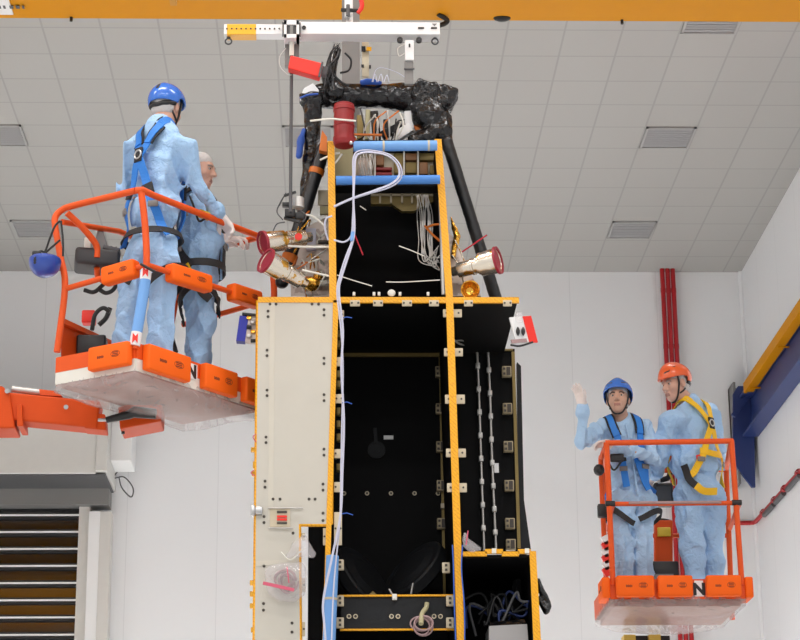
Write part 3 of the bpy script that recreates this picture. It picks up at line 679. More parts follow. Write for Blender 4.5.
b = MB().tube([A(136, 190.5, 11.2), A(142, 189.8, 11.19), TC+(TR-TC)*.1, TC+(TR-TC)*.5, TR], r, 12); b.build('guard_rail', 'orange', lift)
b = MB().tube(crom([A(141, 190, 11.2), A(145, 225, 11.2), A(146.5, 264, 11.2), A(142, 300, 11.2), A(135, 349, 11.2)], 5), r, 12); b.build('post', 'orange', lift)
b = MB().tube(crom([TR, A(268, 243, 12.0), A(272, 265, 12.01), A(274, 300, 12.02), A(268, 345, 12.02), R_+V(0, 0, .0)], 5), r, 12); b.build('post', 'orange', lift)
b = MB().tube([TR, (TR+TB)/2, TB], r, 12); b.build('guard_rail', 'orange', lift)
b = MB().tube([A(62, 222, 11.53), TL*.55+TB*.45, TB], r*.9, 12); b.build('guard_rail', 'orange', lift)
b = MB().tube([TB, onz(157, 12.2, 5.0)], r, 12); b.build('post', 'orange', lift)
MC = A(147, 265, 11.2); ML = A(65, 289, 11.5); MR = A(262, 302, 12.01); MBk = ML+MR-MC; MBk[2] = MC[2]
b = MB().tube([ML, MC], r*.85, 12); b.build('mid_rail', 'orange', lift)
b = MB().tube([MC, MR], r*.85, 12); b.build('mid_rail', 'orange', lift)
b = MB().tube([MR, MBk], r*.85, 12); b.build('mid_rail', 'orange', lift)
b = MB().tube(crom([A(67, 213, 11.5), A(80, 225, 11.55), A(93, 240, 11.6), A(97, 248, 11.62), A(97, 258, 11.62)], 5), r, 12); b.build('console_bracket', 'orange', lift)
b = MB().tube(crom([A(97, 268, 11.65), A(98, 277, 11.7), A(105, 281, 11.75), A(113, 279, 11.75)], 5), r*.9, 12); b.build('console_bracket', 'orange', lift)
# toe boards, floor
fl = MB(); ctr = (C_+B_)/2
fl.prism([p*V(1, 1, 0)+V(0, 0, FL_L) for p in (C_, L_, B_, R_)], (0, 0, .02)); 
fl.build('basket_floor', 'floorsteel', lift)
tb = MB()
for a, e in ((C_, L_), (L_, B_), (B_, R_), (R_, C_)):
    a2 = a+V(0, 0, -.045); e2 = e+V(0, 0, -.045); tb.bar(a2, e2, .018, .09)
tb.build('toe_board', 'orange', lift)
tb = MB()
for a, e in ((C_, L_), (L_, B_), (B_, R_), (R_, C_)):
    a2 = a+V(0, 0, -.125); e2 = e+V(0, 0, -.125); tb.bar(a2, e2, .014, .07)
tb.build('kick_plate', ['cream'], lift).active_material = M['tapewhite']
# pads on the toe boards
def along(a, b, t0, t1, dz, n, off): return a+(b-a)*t0+V(0, 0, dz)+n*off, a+(b-a)*t1+V(0, 0, dz)+n*off
for (t0, t1) in ((.02, .52),): pad(lift, *along(C_, L_, t0, t1, -.065, nL, .035), .135, .055, nL, 'orange foam bumper with printed marks')
for (t0, t1) in ((.04, .37), (.485, .75), (.82, 1.02)): pad(lift, *along(C_, R_, t0, t1, -.075, nR, .035), .15, .055, nR)
for a, e, n, s in ((MC, ML, nL, ((.12, .52),)), (MC, MR, nR, ((.18, .52), (.71, .97)))):
    for t0, t1 in s: pad(lift, *along(a, e, t0, t1, -.0, n, .0), .105, .075, n)
lt = C_+(R_-C_)*.385+V(0, 0, -.115)+nR*.0105; dr = unit(R_-C_)
b = MB().box(C_+(R_-C_)*.425+V(0, 0, -.06)+nR*.0105, (.045, .001, .045), (dr, nR, (0, 0, 1))); b.build('decal', 'white', lift); letter('N', lt+nR*.001+V(0, 0, .02)+dr*.0, dr, V(0, 0, 1), .075, lift)
# blue foam sleeve on the near corner post
sp = crom([A(146.3, 270, 11.2), A(144, 290, 11.2), A(141, 308, 11.2), A(134.5, 346, 11.2)], 6)
sl = MB().tube(sp, .031, 14, 0)
o = sl.build('foam_sleeve', ['foamsky', 'white'], lift)
for pl in o.data.polygons:
    z = pl.center[2]; zz = [p[2] for p in sp]; f = (z-min(zz))/(max(zz)-min(zz)); pl.material_index = 1 if (f > .86 or f < .14) else 0
b = MB()
for pt in (sp[1], sp[-2]):
    b = MB().prism([pt+V(x, -.033, z) for x, z in ((-.016, -.03), (.0, -.012), (.014, -.03), (.016, .026), (.002, .01), (-.014, .03))], (0, .006, 0)); b.build('sleeve_mark', 'redbox', o)
b = MB().tube(crom([A(141, 264, 11.17), A(148, 268, 11.15), A(155, 272, 11.16)], 4), .008, 8); b.build('strap', 'black', lift)
# plastic wrap hanging under the floor
Q = [p*V(1, 1, 0)+V(0, 0, FL_L-.045) for p in (C_, L_, B_, R_)]
sheet('plastic_wrap', Q, 22, lambda u, v, p: -.055*math.sin(math.pi*min(1, u*1.1))**.7*math.sin(math.pi*min(1, max(0, v)))**.5 + .006*math.sin(9*u+5*v)+.004*math.sin(17*v-6*u), .075, 'film', lift)
# console and cables
b = MB().box(A(97, 262, 11.72), (.130, .11, .052), (unit(V(1, .15, -.04)), unit(V(-.15, 1, 0)), V(0, 0, 1)), 0, .022, 3); b.build('control_console', 'rubber', lift)
b = MB().prism([A(95, 240, 11.78), A(88, 258, 11.78), A(112, 258, 11.78), A(103, 231, 11.78), A(97, 230, 11.78)], (0, .1, 0)); b.build('console_hood', 'grey', lift, bevel=.008)
b = MB().box(A(112, 251, 11.74), (.05, .05, .014), (unit(V(1, 0, -.25)), V(0, 1, 0), unit(V(.25, 0, 1))), 0, .005); b.build('switch_panel', 'dgrey', lift)
for k in range(3): MB().tube([A(106+5*k, 250+k, 11.7), A(106+5*k, 245+k, 11.7)], .006, 8).build('switch', 'black', lift)
b = MB().box(A(88, 246, 11.75), (.02, .03, .045), None, 0, .005); b.build('paper_holder', 'tapewhite', lift)
for pts in ([(100, 290), (106, 293), (113, 290), (118, 282)], [(92, 330), (95, 315), (103, 308), (110, 312)], [(84, 290), (94, 292), (104, 284)]):
    MB().tube(crom([A(x, y, 11.8) for x, y in pts], 6), .013, 8).build('cable', 'black', lift)
b = MB().prism([A(61, 322, 11.62), A(109, 345, 12.05), A(109, 359, 12.05), A(61, 357, 11.62)], (.01, .02, 0)); b.build('side_panel', 'orange_d', lift)
b = MB().bar(A(61, 321, 11.6), A(111, 344, 12.07), .035, .03); b.build('panel_rim', 'orange', lift)
b = MB().box(A(92, 347, 11.78), (.085, .06, .06), None, 0, .012); b.build('foot_pedal', 'black', lift)
b = MB().box(A(89, 318, 11.95), (.04, .04, .04), None, 0, .01).tube(crom([A(99, 325, 11.9), A(106, 318, 11.9), A(110, 308, 11.9)], 5), .015, 8, 1); b.build('limit_switch', ['redbox', 'black'], lift)
b = MB().tube(crom([A(167, 318, 11.95), A(171, 335, 11.93), A(176, 352, 11.9)], 4), .014, 8); b.build('lanyard', 'black', lift)
# jib boom under the basket and the carrier outside the frame
def jib(p0, p1, h, w): return MB().bar(p0, p1, w, h)
Yb = 12.0
b = jib(A(-2, 408, Yb), A(100, 418, Yb), .165, .16); b.build('jib_boom', 'orange_d', lift, bevel=.012)
b = MB().prism([A(10, 395, Yb-.1), A(15, 428, Yb-.1), A(-40, 428, Yb-.1), A(-40, 380, Yb-.1), A(3, 386, Yb-.1)], (0, .24, 0)); b.build('boom_knuckle', 'orange_d', lift, bevel=.01)
for px in (20,): MB().prism([A(px-3, 404, Yb-.11), A(px+2, 404, Yb-.11), A(px+3, 426, Yb-.11), A(px-3, 426, Yb-.11)], (0, .22, 0)).build('boom_rib', 'orange_d', lift, bevel=.004)
MB().tube([A(66, 407, Yb-.09), A(66, 407, Yb+.1)], .014, 12).build('pivot_pin', 'steel', lift)
MB().tube([A(7, 391, Yb-.13), A(7, 391, Yb+.15)], .014, 12).build('pivot_pin', 'steel', lift)
MB().tube([A(12, 389, Yb), A(44, 393, Yb)], .02, 12).build('jib_cylinder', 'alu', lift)
MB().prism([A(39, 389, Yb-.05), A(56, 391, Yb-.05), A(62, 396, Yb-.05), A(40, 395, Yb-.05)], (0, .1, 0)).build('cylinder_lug', 'orange', lift)
MB().prism([A(92, 413, Yb-.07), A(105, 414, Yb-.07), A(106, 430, Yb-.07), A(84, 428, Yb-.07)], (0, .14, 0)).build('boom_end', 'orange_d', lift, bevel=.006)
MB().prism([A(118, 407, Yb-.12), A(134, 402, Yb-.12), A(162, 403, Yb-.12), A(161, 421, Yb-.12), A(120, 429, Yb-.12)], (0, .24, 0)).build('basket_mount', 'orange_d', lift, bevel=.008)
MB().tube([A(106, 420, Yb-.2), A(128, 415, Yb-.2), A(134, 412, Yb-.2), A(156, 414, Yb-.2)], [.018, .026, .034, .03], 14).build('levelling_cylinder', 'black', lift)
MB().tube([A(98, 420, Yb-.2), A(107, 420, Yb-.2)], .010, 10).build('piston_rod', 'steel', lift)
MB().tube([A(123, 420, Yb-.05), A(123, 434, Yb-.05)], .01, 8).build('hose', 'black', lift)
px0 = A(-40, 405, Yb)
MB().bar((px0[0]-.1, Yb, px0[2]+.1), (px0[0]-.5, Yb+.2, .9), .2, .24).build('boom', 'orange_d', lift, bevel=.01)
MB().box((px0[0]-.5, Yb+.4, .62), (.75, 1.1, .32), None, 0, .05).build('chassis', 'orange_d', lift)
for sx in (-1, 1):
    for sy in (-1, 1): MB().lathe((px0[0]-.5+sx*.78-.12, Yb+.4+sy*.75, .36), (1, 0, 0), [(0, .05), (0, .3), (.04, .36), (.2, .36), (.24, .3), (.24, .05)], 24).build('wheel', 'black', lift)
# spare helmet hanging from the rail
hc = A(45, 262, 11.42)
hh = [ell(hc, V(.092, .105, .092), None, 0), ell(hc+V(0, 0, .006), V(.083, .096, .084), None, .004, True), rbox(hc+V(0, 0, .145), V(.2, .2, .125), None, .004, .006, True)]
o = field_obj('helmet', hh, .005, ['hdark', 'black'], loc=hc-V(0, 0, .092), matfn=lambda C: np.where((np.abs(C[:, 0]-hc[0]+.045) < .008) & (np.abs(C[:, 2]-hc[2]+.02) < .018) & (C[:, 1] < hc[1]-.05), 1, 0))
tag(o, 'dark blue helmet hanging upside down from the left lift rail by its strap', 'helmet')
sb = MB()
for pts in ([(33, 258), (44, 253), (50, 238), (55, 226), (60, 221)], [(63, 256), (63, 240), (61, 221)], [(44, 254), (52, 247), (60, 240)], [(36, 256), (41, 251), (48, 255)]):
    sb.tube(crom([A(x, y, 11.38) for x, y in pts], 5), .0065, 6)
sb.box(A(37, 255, 11.4), (.025, .03, .018), None, 0, .008); sb.build('chin_strap', 'black', o)
# ================================================================== RIGHT LIFT
YF, YR = 15.0, 15.88
ZT2 = A(680, 578, YF)[2]; FLR = ZT2-.155
fl_, fr_ = A(609.5, 578, YF), A(744, 578, YF); x0, x1 = fl_[0], fr_[0]
lift2 = empty('boom_lift', ((x0+x1)/2, 15.6, 0)); tag(lift2, 'orange lift basket at right, holding the two workers in blue and orange helmets', 'lift')
zr2 = A(670, 442, YF)[2]; zm2 = A(670, 504, YF)[2]
r = .021
pl_t, pl_b = A(606.5, 443, YF), A(613, 585, YF); pr_t, pr_b = A(731.5, 441, YF), A(742, 585, YF)
MB().tube([pl_b, pl_t], r, 12).build('post', 'orange', lift2)
MB().tube([pr_b, pr_t], r, 12).build('post', 'orange', lift2)
MB().tube([pl_t+V(-.01, 0, 0), pr_t+V(.01, 0, 0)], r, 12).build('guard_rail', 'orange', lift2)
a, e = A(609.5, 504, YF), A(736, 503, YF)
o = MB().tube([a, a*.5+e*.5, e], r*.82, 12).build('mid_rail', 'orange', lift2)
g = MB().tube([a*.85+e*.15+V(0, -.012, .004), a*.4+e*.6+V(0, -.012, .003), a*.12+e*.88+V(0, -.012, .004)], .0125, 8); g.build('worn_strip', 'coil', lift2)
for p in (a, e):
    MB().tube([p+V(-.032, -.012, 0), p+V(.038, -.012, 0)], .021, 10).build('rail_clamp', 'black', lift2)
bl, br = V(A(604, 466, YR)[0], YR, pl_t[2]), V(A(726, 466, YR)[0], YR, pr_t[2])
for f, bk in ((pl_t, bl), (pr_t, br)):
    MB().tube([f, bk], r, 12).build('guard_rail', 'orange', lift2)
    m0 = V(f[0]+(.03 if f[0] < 2.5 else .03), YF, zm2); m1 = V(bk[0], YR, zm2)
    MB().tube([m0, m1], r*.85, 12).build('mid_rail', 'orange', lift2)
    MB().tube([bk, V(bk[0]+(.06 if f[0] < 2.5 else -.02), YR, FLR)], r, 12).build('post', 'orange', lift2)
MB().tube([bl, br], r, 12).build('guard_rail', 'orange', lift2)
MB().tube([V(bl[0], YR, zm2-.05), V(br[0], YR, zm2-.05)], r*.85, 12).build('mid_rail', 'orange', lift2)
# side frame at the left, with warning stripes
q0, q1 = A(601.5, 455, 15.3), A(606, 580, 15.3)
MB().tube(crom([A(606, 446, 15.05), A(602, 456, 15.2), A(601, 470, 15.3), A(606, 578, 15.3)], 4), r*.9, 12).build('post', 'orange', lift2)
st = MB()
for k in range(6): st.box(A(606, 540, 15.25)*(1-k/5)+A(607, 572, 15.25)*k/5, (.027, .02, .032), (unit(V(1, 0, .5)), V(0, 1, 0), unit(V(-.5, 0, 1))), k % 2)
st.build('warning_stripe', ['white', 'redbox'], lift2)
MB().ball(A(599, 470, 15.2), (.042, .042, .045)).build('knob', 'black', lift2)
MB().box(A(603, 511, 15.2), (.04, .03, .05), None, 0, .01).build('lanyard_clip', 'black', lift2)
# floor, toe boards, pads, plastic
f = MB().span((x0, YF, FLR), (x1, YR, FLR+.02))
f.span((x0+.03, YF+.03, FLR-.045), (x1-.03, YR-.03, FLR))
f.build('basket_floor', 'floorsteel', lift2)
t = MB()
for lo, hi in (((x0, YF-.009, FLR), (x1, YF+.009, ZT2-.01)), ((x0, YR-.009, FLR), (x1, YR+.009, ZT2-.01)), ((x0-.009, YF, FLR), (x0+.009, YR, ZT2-.01)), ((x1-.009, YF, FLR), (x1+.009, YR, ZT2-.01))): t.span(lo, hi)
t.build('toe_board', 'orange', lift2)
zp2 = (A(640, 578, YF)[2]+A(640, 598, YF)[2])/2; hp2 = A(640, 577, YF)[2]-A(640, 598, YF)[2]
for p0, p1 in ((616, 654), (657.5, 692.5), (706, 741)):
    a, e = A(p0, 588, YF-.06), A(p1, 588, YF-.06); a[2] = e[2] = zp2; pad(lift2, a, e, hp2, .075, V(0, -1, 0), 'orange foam bumper with printed marks')
pad(lift2, V(x0-.03, YF-.03, zp2), V(x0-.03, YF+.22, zp2), hp2*1.0, .06, V(-1, 0, 0)); pad(lift2, V(x1+.03, YF-.03, zp2), V(x1+.03, YF+.22, zp2), hp2*1.0, .06, V(1, 0, 0))
p = A(699, 588.5, YF-.012); MB().box(p, (.032, .001, .058), None).build('decal', 'white', lift2)
letter('N', A(693.2, 594.5, YF-.0135), V(1, 0, 0), V(0, 0, 1), .085, lift2)
Q = [V(x0, YF, FLR-.05), V(x0, YR, FLR-.05), V(x1, YR, FLR-.05), V(x1, YF, FLR-.05)]
sheet('plastic_wrap', Q, 22, lambda u, v, p: -.035*min(1, u*5)*min(1, v*7, (1-v)*7)-.03*u*math.sin(math.pi*v)**2+.003*math.sin(13*u+4*v)+.002*math.sin(15*v-5*u), .12, 'film', lift2)
# rear control panel seen between the two men
MB().prism([A(655, 520, 15.80), A(673, 520, 15.80), A(673, 566, 15.80), A(655, 566, 15.80)], (0, .08, 0)).build('rear_panel', 'orange_d', lift2, bevel=.01)
MB().box(A(664, 532, 15.78), (.05, .012, .035), None, 0, .004).build('warning_plate', 'plateyel', lift2)
MB().box(A(664, 571, 15.70), (.10, .09, .06), None, 0, .012).build('foot_pedal', 'black', lift2)
MB().box(A(663, 577, 15.60), (.08, .01, .022)).build('grey_plate', 'grey', lift2)
MB().box(A(663, 495, 15.9), (.075, .06, .09), None, 0, .015).box(A(664, 494, 15.83), (.055, .004, .06), None, 1).build('control_console', ['rubber', 'dgrey'], lift2)
MB().tube(crom([A(658, 480, 15.9), A(668, 478, 15.9), A(671, 470, 15.9)], 4), .022, 8).build('console_handle', 'black', lift2)
MB().tube(crom([A(653, 521, 15.85), A(663, 521, 15.85), A(672, 523, 15.85)], 4), .022, 8).build('hose', 'black', lift2)
# mast
ms = MB()
for px, w in ((629, .045), (654, .045)): p = A(px, 640, 16.0); ms.span((p[0]-w, 15.95, .6), (p[0]+w, 16.1, FLR-.1))
ms.build('mast', 'mastyel', lift2)
b = MB()
for px in (640, 662): p = A(px, 640, 16.1); b.span((p[0]-.055, 16.0, .6), (p[0]+.045, 16.15, FLR-.1))
b.build('mast_channel', 'black', lift2)
for k in range(6):
    za = FLR-.2-.62*k; zb = za-.5; a, e = A(629, 640, 15.97), A(650, 640, 15.97); MB().bar((e[0], 15.93, za), (a[0], 15.93, zb), .03, .06).build('brace', 'mastyel', lift2)
p = A(645, 640, 16.0); MB().box((p[0], 16.05, .42), (.7, 1.0, .25), None, 0, .05).build('chassis', 'orange_d', lift2)
for sx in (-1, 1):
    for sy in (-1, 1): MB().lathe((p[0]+sx*.72-.1, 16.05+sy*.65, .3), (1, 0, 0), [(0, .04), (0, .25), (.03, .3), (.17, .3), (.2, .25), (.2, .04)], 24).build('wheel', 'black', lift2)

# ================================================================== PEOPLE
def Af(px, Y, z): p = A(px, 340, Y); 
# man with his back to the camera
fz = FL_L+.03
ja = dict(head=A(167, 109, 11.64), face=unit(V(.42, .88, -.12)), neck=A(160, 128, 11.58), sL=A(137, 145, 11.72), sR=A(183, 147, 11.45), pelvis=A(152, 250, 11.56),
          eL=A(127, 190, 11.86), wL=A(160, 205, 12.05), eR=A(200, 189, 11.55), wR=A(220, 217, 11.74), pL=A(139, 264, 11.62), pR=A(167, 264, 11.50),
          kL=A(129, 312, 11.60), kR=A(160, 312, 11.52), aL=onz(125, 11.58, fz+.08), aR=onz(159, 11.52, fz+.08), fL=(.5, .8, 0), fR=(.8, .5, 0),
          hR=((.65, .3, -.75), (-.2, -.3, -1), (-.2, 1, .3), .75), hL=((.7, .5, -.5), (0, .3, -1), (1, 0, 0), .6), hat=.0)
m1, K1 = person('worker seen from behind in blue coveralls and blue helmet, blue harness', onz(142, 11.57, fz), ja, suit='suit', helmet='hblue', seed=3, brow='brow_grey', hsc=.97)
harness(m1, K1, 'strap_blu')
# man beside him in a hair net, in profile
jb = dict(head=A(200, 170, 11.93), face=unit(V(.93, -.30, -.12)), neck=A(196, 196, 11.92), sL=A(193, 208, 12.06), sR=A(198, 208, 11.80), pelvis=A(197, 280, 11.93),
          eL=A(208, 243, 12.1), wL=A(228, 243, 12.1), eR=A(203, 246, 11.80), wR=A(222, 239, 11.86), pL=A(199, 288, 12.0), pR=A(197, 289, 11.86),
          kL=A(200, 325, 12.02), kR=A(202, 325, 11.85), aL=onz(196, 12.05, fz+.08), aR=onz(194, 11.86, fz+.08), fL=(1, .1, 0), fR=(1, 0, 0),
          hR=((.9, .1, .05), (.1, .3, -1), (0, 1, 0), .8), hL=((.9, -.2, .1), (0, -.2, -1), (0, -1, 0), .8))
m2, K2 = person('worker in blue coveralls and white hair net, bent over the lift rail', onz(197, 11.93, fz), jb, suit='suit', seed=11, brow='brow_grey', s=.97)
hb = harness(m2, K2, 'strap_blk', pads=False)
y = MB(); S0, tp, L = K2['S0'], K2['tp'], K2['L']
ribbon(K2['S0'], [A(181, 262, 11.7), A(186, 270, 11.68), A(191, 277, 11.68)], .046, .009, .016, mb=y, m=0)
ribbon(K2['S0'], [A(193, 279, 11.68), A(203, 288, 11.68), A(214, 297, 11.72)], .056, .009, .016, mb=y, m=1)
y.build('thigh_strap', ['strap_yel', 'strap_blk'], m2)
y = MB().box(A(192, 278, 11.66), (.008, .008, .03), (unit(V(.8, 0, -.6)), V(0, 1, 0), unit(V(.6, 0, .8)))); y.build('buckle', 'steel', m2)
y = MB().tube(crom([A(190, 196, 11.66), A(195, 210, 11.62), A(199, 221, 11.64), A(206, 218, 11.66)], 5), .007, 6, 0).box(A(204, 215, 11.66), (.035, .02, .022), (unit(V(1, 0, -.4)), V(0, 1, 0), unit(V(.4, 0, 1))), 1, .006)
y.build('lanyard', ['black', 'strap_yel'], m2)
# man facing the camera with raised hand
fz = FLR+.03
jc = dict(head=A(618, 399.5, 15.36), face=unit(V(-.20, -.97, .16)), htilt=(.03, .15, 1), neck=A(621, 420, 15.42), sR=A(600, 430, 15.40), sL=A(645, 430, 15.44), pelvis=A(633, 499, 15.46),
          eR=A(583, 441, 15.22), wR=A(582.5, 405, 15.10), eL=A(653, 459, 15.28), wL=A(613, 445, 15.10), pR=A(620, 508, 15.44), pL=A(645, 508, 15.46),
          kR=A(621, 543, 15.38), kL=A(641, 543, 15.38), aR=onz(628, 15.45, fz+.08), aL=onz(644, 15.42, fz+.08), fR=(-.2, -1, 0), fL=(.2, -1, 0),
          hR=((-.30, -.2, 1), (-.80, -.62, -.2), (.65, -.75, .1), .16), hL=((-1, -.15, .08), (-.2, -.4, -1), (0, -1, .4), .55), hat=.08)
m3, K3 = person('worker in blue helmet and blue coveralls facing the camera, one gloved hand raised', onz(634, 15.44, fz), jc, suit='suit_pale', skin='skin_tan', helmet='hblue', seed=21, s=.97, hsc=1.05, bulk=.008)
harness(m3, K3, 'strap_blu', waist=False)
y = MB(); ribbon(K3['S0'], [A(640, 455, 15.2), A(647, 471, 15.2), A(654, 488, 15.25)], .05, .008, .014, mb=y); y.build('hip_strap', 'strap_blu', m3)
y = MB().tube(crom([A(608, 462, 15.12), A(614, 470, 15.1), A(621, 462, 15.12)], 5), .008, 6).box(A(617, 458, 15.14), (.05, .02, .03), None, 0, .01); y.build('lanyard', 'black', m3)
# man in the orange helmet looking over his shoulder
jd = dict(head=A(675, 384, 15.55), face=unit(V(-.80, -.46, -.16)), neck=A(689, 404, 15.60), sL=A(672, 421, 15.40), sR=A(709, 415, 15.74), pelvis=A(699, 492, 15.56),
          eL=A(658, 457, 15.46), wL=A(655, 475, 15.76), eR=A(718, 462, 15.85), wR=A(700, 470, 16.05), pL=A(689, 504, 15.56), pR=A(712, 504, 15.66),
          kL=A(692, 543, 15.55), kR=A(711, 543, 15.66), aL=onz(697, 15.55, fz+.08), aR=onz(714, 15.68, fz+.08), fL=(-.6, .8, 0), fR=(-.3, .9, 0),
          hL=((-.4, .8, -.35), (0, .3, -1), (.8, .5, 0), .7), hR=((-.6, .6, -.3), (0, .3, -1), (1, 0, 0), .6), hat=-.04)
m4, K4 = person('worker in orange helmet and yellow harness, back turned, looking left', onz(702, 15.6, fz), jd, suit='suit', helmet='horange', seed=33, brow='brow_grey', s=1.0, hsc=1.05, bulk=.034)
ho = harness(m4, K4, 'strap_yel', pads=False, waist=False, thigh=False)
S0, tp, L = K4['S0'], K4['tp'], K4['L']
y = MB(); ribbon(S0, [A(676, 458, 15.2), A(684, 470, 15.2), A(697, 483, 15.25)], .055, .008, .016, mb=y); y.build('hip_strap', 'strap_blk', m4)
y = MB(); ribbon(S0, [A(697, 483, 15.25), A(706, 492, 15.3), A(716, 491, 15.4)], .055, .008, .017, mb=y); y.build('hip_strap', 'strap_yel', m4)
y = MB(); ribbon(S0, [tp(-.14, -.16, L*.38), tp(-.02, -.22, L*.36), tp(.14, -.16, L*.38)], .05, .008, .014, mb=y); y.build('back_strap', 'strap_yel', m4)
y = MB().box(tp(-.13, -.14, L*.30), (.03, .015, .02), K4['T'], 0, .004); y.build('red_buckle', 'redbox', m4)

# ================================================================== SPACECRAFT
YS = 11.6; YBK = 12.63
P = lambda x, y, Y=YS: A(x, y, Y)
ZD = P(390, 297)[2]; ZB = 2.55
xl, xa, xb, xr = P(258, 297)[0], P(333, 297)[0], P(449, 297)[0], P(519, 297)[0]
sc = empty('spacecraft', ((xa+xb)/2, 12.1, 0)); tag(sc, 'black and cream spacecraft body standing open between the two lifts', 'spacecraft')
S = lambda name, mb, m, par=None, bev=0: mb.build(name, m, par or sc, bevel=bev)
# main deck and its taped front edge
dk = S('deck', MB().span((xl+.01, YS+.012, ZD-.03), (xa, YS+.28, ZD-.004)).span((xa, YS+.012, ZD-.03), (xr-.01, YBK, ZD-.004)), 'mblack')
S('edge_tape', MB().span((xl, YS, ZD-.034), (xr, YS+.02, ZD+.0)), 'tape', dk)
# cream side panel, L shaped: wide above, narrow strip below
pts = [P(258, 300), P(333.5, 300), P(331.5, 525), P(298.5, 525), P(300, 640)]
bl_, br_ = P(254.5, 640), P(300, 640); k = (br_[2]-ZB)
poly = [P(258, 300), P(333.0, 300), P(331, 524), P(299, 524), br_, br_-V(-.002, 0, k), bl_-V(0, 0, k), bl_]
pn = S('side_panel', MB().prism([q+V(0, .004, 0) for q in poly], (0, .03, 0)), 'panel')
tp_ = MB()
for i in range(len(poly)):
    a, e = poly[i]+V(0, .016, 0), poly[(i+1) % len(poly)]+V(0, .016, 0)
    tp_.bar(a, e, .034, .013, (0, 1, 0)) if False else tp_.tube([a, e], .0125, 8)
S('edge_tape', tp_, 'tape', pn)
sc_m = MB()
for (x, y) in [(270, 304), (276, 304), (312, 304), (318.5, 304), (268, 311), (268, 316.5), (324, 309.5), (324, 315), (267, 350), (267, 355.5), (324, 358), (324, 363.5), (267, 390), (267, 395.5), (324, 394.5), (324, 400.5), (266, 437), (266, 442.5), (324, 449), (324, 455), (323, 484), (323, 490), (265, 481), (265, 487), (273, 499), (280, 499), (309, 499), (315, 499), (323, 513), (323, 520.5), (264, 516.5), (264, 522.5), (264, 566), (263.5, 603.5), (263.5, 610), (292, 623), (292, 632), (293, 533)]:
    c = P(x, y); sc_m.lathe(c+V(0, .005, 0), (0, -1, 0), [(0, .0085), (.004, .0085), (.004, .0001)], 12)
S('panel_screws', sc_m, 'hole', pn)
S('panel_strip', MB().prism([P(270, 302)+V(0, .002, 0), P(275, 302)+V(0, .002, 0), P(273, 520)+V(0, .002, 0), P(268, 520)+V(0, .002, 0)], (0, .003, 0)), 'panelstrip', pn)
S('panel_strip', MB().prism([P(256, 561)+V(0, .001, 0), P(298, 559)+V(0, .001, 0), P(298, 564)+V(0, .001, 0), P(256, 566)+V(0, .001, 0)], (0, .003, 0)), 'panelstrip', pn)
cn = S('connector_plate', MB().prism([P(270, 508)+V(0, -.004, 0), P(290, 508)+V(0, -.004, 0), P(290, 527)+V(0, -.004, 0), P(270, 527)+V(0, -.004, 0)], (0, .008, 0)), 'cream', pn)
b = MB()
for y in (512, 516.5, 519.5): b.bar(P(277, y, YS-.008), P(287, y, YS-.008), .006, .012, m=0 if y > 513 else 1)
b.bar(P(277, 523, YS-.008), P(287, 523, YS-.008), .006, .01, m=1); S('connector', b, ['redbox', 'hole'], cn)
S('wire_bracket', MB().tube([P(268, 508, YS-.01), P(295, 508, YS-.012), P(303, 508, YS-.01)], .005, 6).tube([P(268, 528, YS-.01), P(293, 528, YS-.01)], .004, 6), 'wire', pn)
b = MB()
for (x, y) in ((254, 512), (255, 465), (254, 474), (252, 583), (252, 594), (252, 606), (253, 630), (253, 450)): b.box(P(x, y, YS+.02), (.012, .012, .014+.006*((x*y) % 2)), None, 0, .003)
S('edge_connector', b, 'gold', pn)
b = MB().box(P(259, 511, YS-.01), (.02, .02, .022), None, 0, .005).box(P(253, 511, YS+.0), (.012, .02, .03), None, 0, .004); S('latch', b, 'steel', pn)
for pp in ([(256, 434), (253, 437), (256, 442)], [(254, 470), (251, 473), (255, 476)]): S('wire_loop', MB().tube(crom([P(x, y, YS-.01) for x, y in pp], 5), .003, 6), 'pink', pn)
# shear walls with taped edges
def wall(name, ptop, pbot, depth, front=YS, w=.034, name_t='edge_tape', tape='tape', tw=.04):
    a, e = np.array(ptop), np.array(pbot); ee = e+(e-a)/(a[2]-e[2])*max(0, 0)
    o = S(name, MB().prism([a+V(-.012, .012, 0), a+V(.012, .012, 0), ee+V(.012, .012, 0), ee+V(-.012, .012, 0)], (0, depth, 0)), 'mblack')
    S(name_t, MB().prism([a+V(-tw/2, 0, 0), a+V(tw/2, 0, 0), ee+V(tw/2, 0, 0), ee+V(-tw/2, 0, 0)], (0, .018, 0)), tape, o); return o
def low(p): return np.array(p)+0
eL = P(322, 640); eR = P(461, 640); eL2 = V(eL[0]-.01, YS, ZB); eR2 = V(eR[0]+.012, YS, ZB)
wl = wall('shear_wall', P(331, 141), P(333, 297), .75, tw=.042); wlb = wall('shear_wall', P(336, 300), eL2, 1.1, tw=.030)
wr = wall('shear_wall', P(438, 139), P(449.5, 297), .75, tw=.042); wrb = wall('shear_wall', P(449.5, 297, YS-.004), eR2, 1.1, tw=.042)
